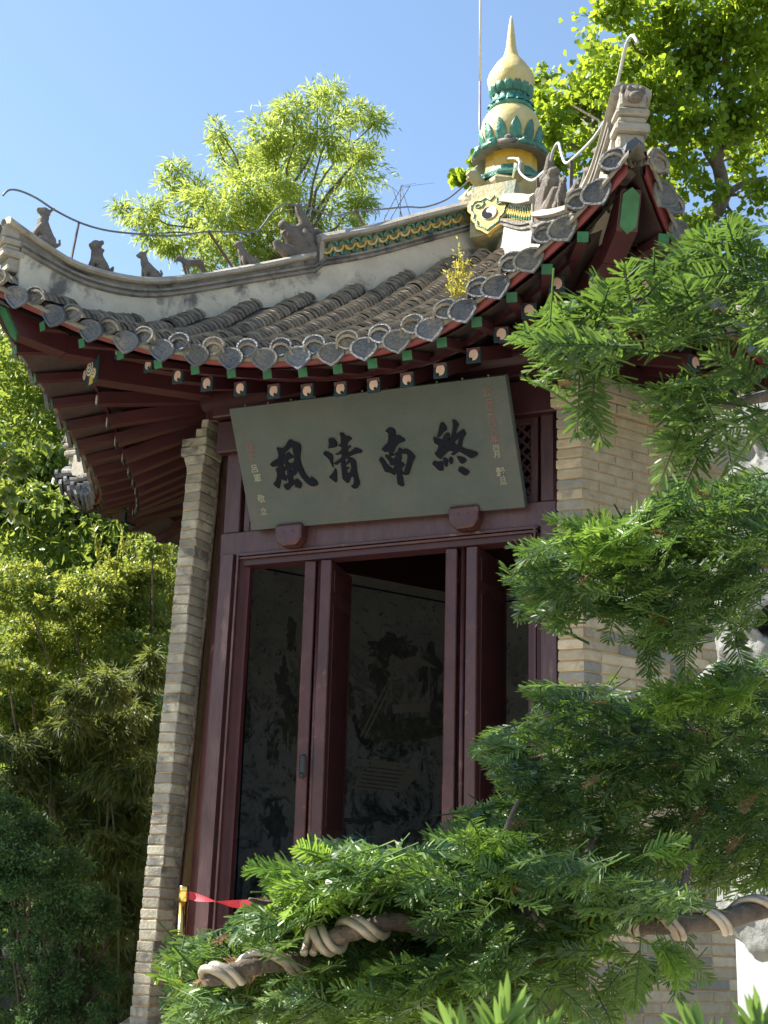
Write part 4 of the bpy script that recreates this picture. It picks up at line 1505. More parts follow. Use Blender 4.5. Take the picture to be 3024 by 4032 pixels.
def beast(az, r, pose, h, side=0.0, name='ridge_beast', zoff=0.0):
    """seated or standing clay animal on a hip ridge, facing down the ridge; x = forward"""
    ca, sa = math.cos(RAD(az)), math.sin(RAD(az))
    zt = crom(RL_R, RL_Z, r) - .012 + zoff
    s = h
    b = MB()
    tilt = math.atan2(crom(RL_R, RL_Z, min(r + .05, 4.45)) - crom(RL_R, RL_Z, r - .05), .1) * (.75 if pose != 'stand' else 1.0)
    X = Vector((ca, sa, 0))
    Y = Vector((-sa, ca, 0))
    Rt = Matrix.Rotation(-tilt, 3, Y)
    X2, Z2 = Rt @ X, Rt @ Vector((0, 0, 1))
    o = Vector((r * ca, r * sa, zt))

    def P(x, y, z): return o + (X2 * x + Y * y + Z2 * z) * s

    def tb(pts, rad): b.tube([P(*p) for p in pts], [q * s for q in rad], 8)

    def bl(c, rr):
        R3 = Matrix((X2, Y, Z2)).transposed()
        b.ball(P(*c), tuple(q * s for q in rr), 10, 7, R3)
    if pose == 'sit':       # dog-like, head raised
        bl((-.20, 0, .20), (.24, .19, .20))
        tb([(-.22, 0, .2), (-.02, 0, .40), (.06, 0, .60), (.06, 0, .76)], [.19, .19, .135, .11])
        bl((.10, 0, .84), (.15, .11, .11))
        tb([(.14, 0, .84), (.30, 0, .80)], [.085, .045])
        tb([(.14, 0, .80), (.25, 0, .73)], [.05, .03])
        for y in (-.09, .09):
            tb([(.05, y, .45), (.13, y, .2), (.12, y, .0)], [.085, .055, .05])
            bl((.16, y, .03), (.08, .05, .04))
            bl((-.16, y * 1.7, .12), (.18, .08, .13))
            tb([(.0, y * .9, .90), (-.06, y, 1.02)], [.04, .018])
        tb([(-.40, 0, .12), (-.50, 0, .28), (-.46, 0, .40)], [.05, .045, .03])
    elif pose == 'lion':    # seated lion with curled mane
        bl((-.16, 0, .20), (.24, .2, .20))
        tb([(-.18, 0, .22), (.0, 0, .45), (.02, 0, .72)], [.2, .2, .17])
        bl((.05, 0, .84), (.17, .16, .15))
        bl((.18, 0, .80), (.10, .10, .075))
        bl((.16, 0, .72), (.08, .08, .04))
        for y in (-.1, .1):
            tb([(.05, y, .45), (.16, y, .2), (.16, y, .0)], [.09, .06, .055])
            bl((.20, y, .03), (.08, .055, .04))
            bl((-.12, y * 1.7, .12), (.18, .08, .13))
        for q in range(7):
            a = -1.3 + q * .43
            bl((-.06 - .03 * math.cos(a), .15 * math.sin(a), .84 + .13 * math.cos(a)), (.055, .055, .055))
            bl((-.12, .12 * math.sin(a), .66 + .06 * math.cos(a)), (.05, .05, .05))
        tb([(-.36, 0, .10), (-.48, 0, .22), (-.52, 0, .34)], [.06, .07, .03])
    elif pose == 'stand':   # four-legged, on all fours
        tb([(-.42, 0, .52), (-.1, 0, .55), (.25, 0, .58)], [.15, .15, .16])
        tb([(.22, 0, .60), (.40, 0, .78)], [.14, .10])
        bl((.48, 0, .80), (.14, .11, .11))
        tb([(.52, 0, .80), (.68, 0, .70)], [.08, .05])
        for y in (-.10, .10):
            tb([(.28, y, .55), (.30, y, .28), (.30, y, .0)], [.09, .06, .05])
            tb([(-.40, y, .52), (-.47, y, .28), (-.42, y, .0)], [.10, .06, .05])
            tb([(.42, y * .8, .86), (.38, y, .98)], [.04, .02])
        for q in range(5): bl((-.35 + q * .16, 0, .70 + .03 * (q % 2)), (.06, .03, .07))
        tb([(-.52, 0, .56), (-.64, 0, .66), (-.62, 0, .80)], [.05, .04, .03])
    o_ = melt(name, b, M['beast'], pav, .0058)
    return o_


def ridge_r(px, py, az):
    p = on_ridge(px, py, az)
    return math.hypot(p.x, p.y)


beast(240, 4.165, 'sit', .30)
beast(240, 3.71, 'lion', .25)
beast(240, 3.30, 'sit', .235)
beast(240, 2.93, 'stand', .19)
beast(240, 2.50, 'sit', .225)
for r, p_, h in ((4.15, 'sit', .30), (3.60, 'lion', .25), (3.20, 'sit', .235), (2.85, 'stand', .2), (2.45, 'sit', .24)):
    beast(300, r, p_, h)
for az in (180, 0):
    for r, p_, h in ((4.1, 'sit', .28), (3.5, 'lion', .24), (2.9, 'sit', .23)):
        beast(az, r, p_, h)


def dragon(az, r):
    ca, sa = math.cos(RAD(az)), math.sin(RAD(az))
    X, Y, Z = Vector((ca, sa, 0)), Vector((-sa, ca, 0)), Vector((0, 0, 1))
    o = Vector((r * ca, r * sa, crom(RL_R, RL_Z, r) - .04))
    P = lambda x, y, z: o + X * x + Y * y + Z * z
    b = MB()
    R3 = Matrix((X, Y, Z)).transposed()
    b.tube([P(-.12, 0, -.10), P(-.09, 0, .10), P(-.05, 0, .20)], [.10, .105, .09], 10)
    b.tube([P(-.06, 0, .12), P(.06, 0, .235), P(.12, 0, .25)], [.10, .075, .05], 8)      # upper jaw
    b.ball(P(.125, 0, .275), (.04, .05, .035), 8, 6, R3)                                 # nose
    b.tube([P(-.08, 0, .04), P(.06, 0, .055), P(.16, 0, .085), P(.19, 0, .12)], [.085, .06, .045, .025], 8)   # lower jaw
    for y in (-.055, .055):
        b.ball(P(.0, y, .275), .032, 8, 6)
        b.ball(P(-.06, y * 1.4, .19), (.05, .03, .05), 8, 6, R3)
        b.tube([P(.10, y * .8, .22), P(.105, y * .8, .16)], [.014, .006], 6)
    # horn crest
    b.tube([P(-.10, 0, .20), P(-.10, 0, .30), P(-.05, 0, .39), P(-.005, 0, .46), P(.01, 0, .50)], [.070, .055, .042, .030, .010], 8)
    for q in range(4): b.ball(P(-.15 - .01 * q, 0, .08 + q * .075), (.04, .05, .035), 8, 6, R3)
    melt('dragon_head', b, M['beast'], pav, .0075, 2)


dragon(240, 2.08)
dragon(300, 2.10)

# ================================================================== FINIAL
FX, FY = .063, .030


def zz(y): return 8.131 - (y / 1.253 - 700) * .00257


K = .00203
fin = MB()
fin.lathe([(.33, 7.15), (.31, 7.55), (.30, 7.78), (.34, 7.86), (.385, 7.93), (.385, 7.96), (.33, 8.01)], (FX, FY, 0), 6, RAD(30))
fb = fin.build('finial_base', M['basecl'], pav)
fin = MB()
fin.lathe([(.335, zz(938)), (.34, zz(925)), (.30, zz(905)), (.25, zz(890)), (.245, zz(870))], (FX, FY, 0), 12)
fin.build('finial_ring', M['jade'], fb)
fin = MB()
fin.lathe([(.25, zz(905)), (.235, zz(870)), (.232, zz(800)), (.245, zz(790))], (FX, FY, 0), 12, .2)
fin.build('finial_drum', M['amber'], fb)
fin = MB()
fin.lathe([(.22, zz(798)), (.325, zz(800)), (.34, zz(790)), (.33, zz(778)), (.24, zz(745)), (.21, zz(735))], (FX, FY, 0), 12)
fin.build('finial_canopy', M['tilebed'], fb)
for i in range(12):
    a0, a1 = RAD(30 * i + 2), RAD(30 * i + 28)
    e = MB()
    e.tube([(FX + .327 * math.cos(a), FY + .327 * math.sin(a), zz(786)) for a in (a0, (a0 + a1) / 2, a1)], .024, 8)
    e.tube([(FX + .25 * math.cos((a0 + a1) / 2), FY + .25 * math.sin((a0 + a1) / 2), zz(752)), (FX + .325 * math.cos((a0 + a1) / 2), FY + .325 * math.sin((a0 + a1) / 2), zz(782))], [.035, .04], 8)
    e.build('canopy_roll', M['jade' if i % 3 else 'mould'], fb, True)
lower = [(110, 742), (122, 715), (130, 680), (131, 645), (124, 612), (110, 585), (92, 565), (80, 552)]
fin = MB()
fin.lathe([(r * K, zz(y)) for r, y in lower], (FX, FY, 0), 32)
fin.build('lower_gourd', M['gourd'], fb, True)
band = [(88, 566), (99, 553), (95, 540), (82, 528), (76, 518), (72, 505), (74, 488), (86, 470), (90, 452), (82, 436), (70, 425)]
fin = MB()
fin.lathe([(r * K, zz(y)) for r, y in band], (FX, FY, 0), 32)
fin.build('lotus_band', M['jade'], fb, True)
upper = [(84, 468), (95, 450), (102, 428), (104, 405), (98, 380), (84, 352), (66, 326), (48, 302), (36, 286), (30, 270), (24, 240), (19, 200), (14, 150), (8, 100), (3, 76)]
fin = MB()
fin.lathe([(r * K * (1 + .02 * math.sin(i * 2.3)), zz(y)) for i, (r, y) in enumerate(upper)], (FX, FY, 0), 32)
fin.build('upper_gourd_and_spike', M['gourd'], fb, True)


def rad_at(prof, z):
    pts = sorted([(zz(y), r * K) for r, y in prof])
    return float(np.interp(z, [p[0] for p in pts], [p[1] for p in pts]))


def petals(prof, z0, z1, n, wid, mat, off, flip=False, name='lotus_petal', a_off=0):
    for i in range(n):
        a = 2 * math.pi * i / n + a_off
        b = MB()
        vs, fs = [], []
        S = 7
        for s in range(S + 1):
            f = s / S
            z = z0 + (z1 - z0) * f
            w = wid * (math.sin(math.pi * min(1, .25 + .75 * f)) ** .7) if f < 1 else .003
            r = rad_at(prof, z)
            for q, ob in ((-1, 0), (-.55, .016), (0, .006), (.55, .016), (1, 0)):
                aa = a + q * w / max(r, .05)
                rr_ = r + off + ob
                vs.append((FX + rr_ * math.cos(aa), FY + rr_ * math.sin(aa), z))
        for s in range(S):
            for q in range(4): fs.append((s * 5 + q, s * 5 + q + 1, (s + 1) * 5 + q + 1, (s + 1) * 5 + q))
        b.add(vs, fs)
        b.build(name, mat, fb, True)


petals(lower, zz(745), zz(655), 12, .052, M['jade'], .008)
petals(band, zz(545), zz(490), 14, .038, M['jade'], .006, a_off=.1)
petals(band, zz(490), zz(428), 14, .038, M['jade'], .008)
# base corner heads
for i in range(6):
    a = RAD(60 * i)
    b = MB()
    c = Vector((FX + .41 * math.cos(a), FY + .41 * math.sin(a), 7.98))
    d = Vector((math.cos(a), math.sin(a), 0))
    b.tube([c - d * .12 + Vector((0, 0, -.03)), c + Vector((0, 0, .01)), c + d * .07 + Vector((0, 0, .05))], [.05, .05, .028], 8)
    b.ball(c + Vector((0, 0, .05)), (.05, .05, .05), 8, 6)
    b.tube([c + Vector((0, 0, .08)), c - d * .04 + Vector((0, 0, .15))], [.03, .01], 6)
    b.tube([c + Vector((0, 0, -.0)), c + d * .08 + Vector((0, 0, -.02))], [.03, .015], 6)
    melt('corner_head', b, M['basecl'], fb, .009, 2)
# cloud-shaped glazed medallion on the front of the base
mo = Vector((.085, -.50, 7.50))
X, Y, N = Vector((1, 0, 0)), Vector((0, .20, .98)).normalized(), Vector((0, -1, .2)).normalized()
fin = MB()
fin.prism([(-.17, -.25), (.17, -.25), (.20, .28), (-.20, .28)], mo + Vector((0, .30, 0)), X, Y, N, .31)
fin.build('medallion_block', M['basecl'], fb)
cl = [(0, -.215), (.06, -.165), (.115, -.135), (.12, -.075), (.165, -.035), (.17, .03), (.205, .075), (.195, .135), (.145, .175), (.085, .165), (.045, .215), (0, .155),
      (-.05, .20), (-.10, .175), (-.16, .185), (-.205, .13), (-.20, .065), (-.16, .02), (-.165, -.04), (-.12, -.08), (-.115, -.135), (-.06, -.165)]
b = MB()
b.prism(cl, mo, X, Y, N, .05)
md = b.build('cloud_medallion', M['gold'], fb)
b = MB()
P = lambda a, c, n=.052: mo + X * a + Y * c + N * n
b.tube([P(a * .82, c * .82) for a, c in cl + cl[:1]], .008, 6, False)
for sx in (-1, 1):
    b.tube([P(sx * (.105 + (.055 - .006 * q) * math.cos(q * .75 + 2.4)), .105 + (.05 - .006 * q) * math.sin(q * .75 + 2.4)) for q in range(9)], .008, 6)
b.build('medallion_outline', M['jade'], md, True)
b = MB()
b.prism([(.068 * math.cos(i * .3927), .068 * math.sin(i * .3927)) for i in range(16)], mo, X, Y, N, .058)
b.build('boss', M['white'], md)
half = [(.062 * math.cos(RAD(90 + i * 18)), .062 * math.sin(RAD(90 + i * 18))) for i in range(11)] + [(.031 * math.cos(RAD(-90 + i * 30)), -.031 + .031 * math.sin(RAD(-90 + i * 30))) for i in range(1, 7)] + [(.031 * math.cos(RAD(270 - i * 30)), .031 + .031 * math.sin(RAD(270 - i * 30))) for i in range(1, 6)]
b = MB()
b.prism(half, mo, X, Y, N, .062)
b.build('boss_dark_half', M['ink'], md)

# ================================================================== PLAQUE
pq = thing('plaque', (0.04, -2.6, 4.38), 'grey green wooden plaque with four dark carved characters tilted over the doorway', 'plaque')
PO = Vector((-.969, -2.37, 4.3839))
PX = Vector((math.cos(.0053), math.sin(.0053), -.0146)).normalized()
PY = Vector((0, -math.sin(.5012), math.cos(.5012)))
PN = PX.cross(PY).normalized()
PY = PN.cross(PX)
PW, PH = 2.0189, .8672
Rp = Matrix((PX, PY, PN)).transposed()
b = MB()
b.box(PO + PX * PW / 2 + PY * PH / 2 - PN * .031, (PW, PH, .06), Rp, bev=.004)
b.build('board', M['plaque'], pq)
for yy in (.12, PH - .12):
    b = MB()
    b.box(PO + PX * PW / 2 + PY * yy - PN * .080, (PW * .94, .07, .035), Rp)
    b.build('back_batten', M['reddark'], pq)
b = MB()
for x in (.35, 1.65):
    b.tube([PO + PX * x + PY * (PH - .05) - PN * .08, Vector((PO.x + x, -2.26, 5.22))], .006, 6)
b.build('hanger', M['iron'], pq)


for i in range(11):
    b = MB()
    b.box(PO + PX * (.12 + i * .178) + PY * (PH + .003) - PN * .02, (.010, .016, .010), Rp)
    b.build('peg', M['rim'], pq)


def carve(polys, ext, off, z, mat, name, parent):
    cu = bpy.data.curves.new(name, 'CURVE')
    cu.dimensions = '2D'
    cu.fill_mode = 'BOTH'
    cu.extrude = ext
    cu.offset = off
    for pg in polys:
        s = cu.splines.new('POLY')
        # one subdivision pass rounds the traced strokes a little
        q = []
        n = len(pg)
        for i in range(n):
            a, c = pg[i], pg[(i + 1) % n]
            q += [(a[0] * .8 + c[0] * .2, a[1] * .8 + c[1] * .2), (a[0] * .2 + c[0] * .8, a[1] * .2 + c[1] * .8)]
        s.points.add(len(q) - 1)
        for p_, (x, y) in zip(s.points, q): p_.co = (x, y, 0, 1)
        s.use_cyclic_u = True
    tmp = bpy.data.objects.new('t', cu)
    COL.objects.link(tmp)
    dg = bpy.context.evaluated_depsgraph_get()
    me = bpy.data.meshes.new_from_object(tmp.evaluated_get(dg))
    bpy.data.objects.remove(tmp)
    me.materials.clear()
    me.materials.append(mat)
    o = bpy.data.objects.new(name, me)
    link(o, parent)
    m4 = Rp.to_4x4()
    m4.translation = PO + PN * z
    o.matrix_basis = m4
    return o


for kch in ('feng', 'qing', 'nan', 'zhong'):
    ch = carve(CHARS[kch], .006, 0, .004, M['ink'], 'character', pq)
    ch['label'] = {'feng': 'leftmost carved character 風', 'qing': 'second carved character 清', 'nan': 'third carved character 南', 'zhong': 'rightmost carved character 終'}[kch]
    rim = carve([[(x - .004, y - .004) for x, y in pg] for pg in CHARS[kch]], .0015, 0, .0005, M['rim'], 'carved_edge', ch)
    rim.matrix_parent_inverse = ch.matrix_basis.inverted()


def inscr(txt, x, y, size, mat, rot=0.0):
    cu = bpy.data.curves.new('inscription', 'FONT')
    cu.body = txt
    cu.size = size
    cu.align_x = 'CENTER'
    cu.align_y = 'CENTER'
    cu.extrude = .0012
    cu.offset = .0006
    tmp = bpy.data.objects.new('t', cu)
    COL.objects.link(tmp)
    dg = bpy.context.evaluated_depsgraph_get()
    me = bpy.data.meshes.new_from_object(tmp.evaluated_get(dg))
    bpy.data.objects.remove(tmp)
    me.materials.clear()
    me.materials.append(mat)
    o = bpy.data.objects.new('inscription', me)
    link(o, pq)
    m4 = Rp.to_4x4()
    m4.translation = PO + PX * x + PY * y + PN * .0015
    o.matrix_basis = m4 @ Matrix.Rotation(rot, 4, 'Z')


for tx, x, y, s, m_ in (('信', .108, .578, .062, 'pinktext'), ('士', .113, .524, .05, 'pinktext'), ('呂', .1135, .43, .062, 'paletext'), ('軍', .124, .362, .062, 'paletext'),
                        ('敬', .124, .216, .06, 'paletext'), ('立', .124, .125, .055, 'paletext'),
                        ('公', 1.880, .770, .066, 'pinktext'), ('元', 1.886, .697, .060, 'pinktext'), ('二', 1.883, .645, .048, 'pinktext'), ('〇', 1.884, .605, .05, 'pinktext'), ('〇', 1.886, .566, .05, 'pinktext'),
                        ('六', 1.886, .518, .05, 'pinktext'), ('年', 1.887, .463, .058, 'pinktext'), ('四', 1.886, .405, .048, 'paletext'), ('月', 1.886, .363, .052, 'paletext'), ('穀', 1.8916, .243, .066, 'paletext'), ('旦', 1.898, .185, .055, 'paletext')):
    inscr(tx, x, y, s, M[m_], random.uniform(-.06, .06))

# ================================================================== WIRES AND MAST ON THE ROOF
def conductor(name, label, az, pts, posts, mat, rad, group):
    w = [on_ridge(x, y, az) for x, y in pts]
    # smooth
    sm = []
    for i in range(len(w) - 1):
        p0, p1, p2, p3 = w[max(i - 1, 0)], w[i], w[i + 1], w[min(i + 2, len(w) - 1)]
        for q in range(4):
            t = q / 4
            sm.append(.5 * ((2 * p1) + (p2 - p0) * t + (2 * p0 - 5 * p1 + 4 * p2 - p3) * t * t + (3 * p1 - p0 - 3 * p2 + p3) * t ** 3))
    sm.append(w[-1])
    th = thing(name, w[0], label, 'lightning wire', group)
    b = MB()
    b.tube(sm, rad, 8)
    b.build('wire', mat, th, True)
    for (x0, y0, x1, y1) in posts:
        b = MB()
        p0, p1 = on_ridge(x0, y0, az), on_ridge(x1, y1, az)
        b.bar(p0, p1 + (p1 - p0).normalized() * .05, .022, .010, up=(math.cos(RAD(az)), math.sin(RAD(az)), 0))
        b.build('post', M['iron'], th)


conductor('lightning_wire', 'dark lightning wire on iron posts above the left roof ridge', 240,
          [(11, 770), (36, 748), (80, 752), (145, 781), (217, 828), (311, 875), (405, 904), (506, 918), (651, 929), (723, 925), (821, 911), (926, 915), (1005, 912), (1034, 889), (1070, 839), (1110, 808), (1149, 804), (1254, 830), (1315, 851), (1401, 830), (1480, 826), (1600, 815), (1670, 816), (1750, 790), (1804, 751), (1870, 690)],
          [(311, 875, 279, 1030), (821, 911, 930, 1075), (1401, 830, 1440, 905)], M['wiredark'], .0075, 'lightning wires along the roof ridges')
conductor('lightning_wire', 'pale bent lightning wire rising over the right roof ridge', 300,
          [(1960, 650), (2000, 625), (2043, 630), (2047, 678), (2091, 710), (2131, 686), (2163, 646), (2179, 591), (2199, 563), (2211, 606), (2227, 642), (2259, 622), (2338, 543), (2402, 439), (2418, 383), (2442, 279), (2466, 176), (2490, 140), (2510, 168)],
          [(2119, 690, 2119, 770), (2251, 632, 2247, 800), (2408, 425, 2412, 500)], M['wire'], .010, 'lightning wires along the roof ridges')
mt = thing('lightning_rod', at(1890, 760, 13.75), 'tall slim two tone rod standing behind the roof finial', 'lightning rod')
p0, p1, p2 = at(1889, 760, 13.75), at(1890, 320, 13.9), at(1893, -260, 14.1)
b = MB()
b.tube([p0, p1], .011, 10)
b.build('lower_rod', surf('purple_grey_rod', (.22, .18, .30), (.28, .24, .36), 20, .4, .05, 40), mt, True)
b = MB()
b.tube([p1, p2], .011, 10)
b.build('upper_rod', M['white'], mt, True)
b = MB()
b.tube([p0 + Vector((0, 0, -.8)), p0], .011, 8)
b.build('foot_rod', M['wire'], mt, True)

# ================================================================== BARRIER POSTS
def stanchion(x, y, label):
    th = thing('barrier_post', (x, y, FLOOR), label, 'barrier post', 'gilt posts of the belt barrier at the doorway')
    b = MB()
    b.lathe([(.16, 0), (.16, .012), (.13, .022), (.03, .035)], (x, y, FLOOR), 24)
    b.build('base', M['brass'], th, True)
    b = MB()
    b.tube([(x, y, FLOOR + .03), (x, y, FLOOR + .80)], .029, 20)
    b.build('pole', M['brass'], th, True)
    b = MB()
    b.tube([(x, y, FLOOR + .80), (x, y, FLOOR + .89), (x, y, FLOOR + .90)], [.034, .034, .030], 20)
    h = b.build('belt_head', M['brass'], th, True)
    b = MB()
    b.box((x + .032, y, FLOOR + .84), (.012, .012, .07), bev=.002)
    b.build('belt_slot', M['black'], h)
    return th


PS = on_plane(725, 3500, (0, 1, 0), -2.62)
zt_ = PS.z
xs_ = (PS.x, PS.x + .80, 1.12)
FLO2 = FLOOR
for x, l in zip(xs_, ('gilt barrier post beside the left brick wall end', 'gilt barrier post in front of the left door, half hidden by yew', 'gilt barrier post below the right brick wall corner')):
    stanchion(x, -2.62, l)
for i in range(2):
    bt = thing('belt', (xs_[i], -2.62, 2.05), ('twisted red belt strung from the left gilt post', 'red belt strung between the middle and right gilt posts')[i], 'barrier belt')
    b = MB()
    vs = []
    n = 40
    for j in range(n + 1):
        f = j / n
        a = (math.pi * min(1, f / .55) if i == 0 else 0)
        x = xs_[i] + .04 + (xs_[i + 1] - xs_[i] - .08) * f
        z = FLOOR + .84 - .05 * math.sin(math.pi * f)
        c, s = math.cos(a) * .026, math.sin(a) * .026
        for q, w in ((1, .001), (-1, .001)):
            vs += [(x, -2.62 + s * q - w, z + c * q), (x, -2.62 + s * q + w, z + c * q)]
    b.add(vs, [(j * 4 + p_, (j + 1) * 4 + p_, (j + 1) * 4 + q_, j * 4 + q_) for j in range(n) for p_, q_ in ((0, 1), (1, 3), (3, 2), (2, 0))])
    b.build('webbing', M['belt'], bt)

# ================================================================== ROCK AND MARBLE SLAB (right edge)
sl = thing('marble_plinth', at(3060, 4000, 7.6), 'white veined marble slab standing in front of the brick wall at the lower right', 'marble slab')
c0, c1 = at(2889, 3640, 7.6), at(3420, 3640, 7.1)
d = (c1 - c0)
d.z = 0
w = d.length
d.normalize()
nn = Vector((d.y, -d.x, 0))
b = MB()
zt0 = c0.z
b.box(c0 + d * w / 2 - nn * .15 + Vector((0, 0, (0 - zt0) / 2)), (w, .30, zt0), Matrix((d, -nn, Vector((0, 0, 1)))).transposed(), bev=.012)
b.build('slab', M['marble'], sl)
b = MB()
b.box(c0 + d * w / 2 - nn * .15 + Vector((0, 0, -zt0 + .1)), (w + .2, .5, .2), Matrix((d, -nn, Vector((0, 0, 1)))).transposed(), bev=.02)
b.build('footing', M['paving'], sl)
rk = MB()
rr = random.Random(4)
rc = at(3075, 2150, 7.75)
base_r = at(3105, 3655, 7.6)
for i in range(17):
    f = i / 16
    z = base_r.z - .05 + (at(3105, 1660, 7.75).z - base_r.z + .05) * f
    for j in range(3):
        a = rr.uniform(0, 6.28)
        rad = .20 + .10 * rr.random()
        ox = .20 * math.cos(a)
        rk.ball(Vector((rc.x, rc.y, z)) + d * ox + nn * .12 * math.sin(a), (rad, rad * rr.uniform(.7, 1), rad * rr.uniform(.6, 1.0)), 12, 8)
ro = bpy.data.objects.new('scholar_rock', rk.mesh('scholar_rock', M['rock'], True))
link(ro)
cut = MB()
for (px, py, s) in ((2990, 1840, .09), (3030, 2440, .10), (2940, 2250, .06), (3075, 2120, .12), (2905, 2520, .05), (2960, 2000, .045), (3060, 2700, .09), (2890, 1960, .05)):
    p = at(px, py, 7.45)
    cut.tube([p - FW * .25, p + FW * .3], [s, s * .7], 10)
co_ = bpy.data.objects.new('cut', cut.mesh('cut', M['rock']))
link(co_)
m = ro.modifiers.new('r', 'REMESH'); m.mode = 'VOXEL'; m.voxel_size = .022; m.use_smooth_shade = True
tx = bpy.data.textures.new('rocknoise', 'CLOUDS'); tx.noise_scale = .16; tx.noise_depth = 4
m = ro.modifiers.new('d', 'DISPLACE'); m.texture = tx; m.strength = .16; m.texture_coords = 'GLOBAL'
m = ro.modifiers.new('b', 'BOOLEAN'); m.object = co_; m.operation = 'DIFFERENCE'; m.solver = 'FAST'
m = ro.modifiers.new('s', 'SMOOTH'); m.iterations = 3
dg = bpy.context.evaluated_depsgraph_get()
me = bpy.data.meshes.new_from_object(ro.evaluated_get(dg))
ro.modifiers.clear()
ro.data = me
bpy.data.objects.remove(co_)
tag(ro, 'pale grey hole-pierced scholar rock standing on the marble slab', 'rock')

# ================================================================== FOLIAGE TEMPLATES
OVAL = ([(0, 0, 0), (.42, .5, .06), (1, 0, -.04), (.45, 0, -.03), (.42, -.5, .06)], [(0, 3, 2, 1), (0, 4, 2, 3)])
LANCE = ([(0, 0, 0), (.35, .5, .05), (1, 0, -.16), (.4, 0, .0), (.35, -.5, .05)], [(0, 3, 2, 1), (0, 4, 2, 3)])
FAN = ([(0, 0, 0), (.62, .55, .07), (.92, .42, .02), (1.0, .14, .0), (.84, 0, -.03), (1.0, -.14, 0), (.92, -.42, .02), (.62, -.55, .07)],
       [(0, 4, 3, 2, 1), (0, 7, 6, 5, 4)])


def leaves(name, tpl, P, D, U, L, W, mat, rnd, parent=None, kind='stuff'):
    X = nrm(D)
    Y = nrm(np.cross(U, X))
    Z = np.cross(X, Y)
    L = np.asarray(L)[:, None]
    W = np.asarray(W)[:, None]
    return stamp(name, tpl[0], tpl[1], P, X * L, Y * W, Z * L, mat, rnd, parent, kind)


def rdir(n): return nrm(RNG.normal(size=(n, 3)))


def crown(name, tpl, clumps, n, L, W, mat, parent, droop=.3, sub=7, spread=.42, out=.6, kind='stuff', updir=1.0, shell=.75, flat=.8):
    """leaf cloud: clumps [(centre, radius)] each broken into sub-clumps, denser towards the outside"""
    C = np.array([tuple(c) for c, r in clumps])
    R = np.array([r for c, r in clumps])
    wts = R ** 2 / (R ** 2).sum()
    SC_, SR, SW = [], [], []
    for c, r in zip(C, R):
        k = sub
        dd = rdir(k)
        dd[:, 2] *= flat
        rad = r * (RNG.random(k) ** .4) * shell
        SC_.append(c + dd * rad[:, None])
        SR.append(np.full(k, r * spread) * RNG.uniform(.6, 1.25, k))
        SW.append(np.full(k, r * r / k) * RNG.uniform(.5, 1.5, k))
    PC = np.repeat(C, sub, 0)
    SC_, SR, SW = np.concatenate(SC_), np.concatenate(SR), np.concatenate(SW)
    idx = RNG.choice(len(SC_), n, p=SW / SW.sum())
    off = RNG.normal(size=(n, 3)) * .5
    off[:, 2] *= .62
    P = SC_[idx] + off * SR[idx][:, None]
    outd = nrm(P - PC[idx] + .3 * off)
    D = outd * out + rdir(n) * .8 + np.array([0, 0, -droop])
    U = rdir(n) * .75 + np.array([0, 0, updir])
    tone = RNG.random(len(SC_)) * .55
    rnd = np.clip(tone[idx] + RNG.random(n) * .45, 0, 1)
    s = RNG.uniform(.65, 1.2, n)
    return leaves(name, tpl, P, D, U, L * s, W * s, mat, rnd, parent, kind), SC_


def limbs(b, base, targets, r0, seedv=1, bend=.15, tip=.008):
    rr = random.Random(seedv)
    for tgt in targets:
        p0, p1 = Vector(base), Vector(tgt)
        pts = []
        L = (p1 - p0).length
        for i in range(6):
            f = i / 5
            p = p0.lerp(p1, f)
            j = L * bend * math.sin(math.pi * f)
            p += Vector((rr.uniform(-1, 1), rr.uniform(-1, 1), rr.uniform(-.2, 1))) * j * .5
            pts.append(p)
        b.tube(pts, [r0 * (1 - f / 5) + tip for f in range(6)], 6, False)


def pxclumps(lst, dep, jit=.6):
    o = []
    for px, py, r in lst:
        dd = dep + random.uniform(-jit, jit)
        o.append((at(px, py, dd), r * dd / FPX))
    return o


def drop(p):
    """the ground below p"""
    return Vector((p.x, p.y, hill_z(p.x, p.y) - .2))


# ================================================================== TREES BEHIND
# feathery pale tree behind the left ridge
tr = thing('feathery_tree', at(1200, 2300, 22), 'tall feathery pale green tree behind the left roof ridge', 'tree')
lst = [(1290, 350, 60), (1250, 400, 50), (1150, 440, 70), (1390, 450, 70), (1480, 480, 55), (1290, 520, 110), (1060, 530, 80), (1450, 600, 60), (860, 510, 38), (850, 560, 40), (930, 640, 100), (1130, 680, 150), (1380, 680, 100),
       (700, 660, 48), (660, 720, 50), (770, 790, 90), (560, 830, 75), (480, 820, 45), (880, 840, 130), (1050, 930, 130), (1240, 840, 130), (1420, 800, 60), (700, 930, 90), (850, 1010, 100), (1400, 930, 70), (600, 920, 60), (1010, 760, 120), (1180, 580, 90)]
cl = pxclumps(lst, 22, 1.2)
b = MB()
base = at(1180, 2300, 22.3)
fork = at(1130, 1050, 22)
b.tube([drop(base), base, base.lerp(fork, .5) + Vector((.1, 0, 0)), fork], [.24, .2, .12, .05], 10)
b.build('trunk', M['bark'], tr, True)
b = MB()
limbs(b, fork, [c for c, r in cl], .022, 3)
b.build('limbs', M['bark'], tr, True)
_, sub = crown('crown', LANCE, cl, 22000, .14, .026, M['feather'], tr, droop=.15, sub=10, spread=.62, out=.9, updir=.8, shell=1.0)

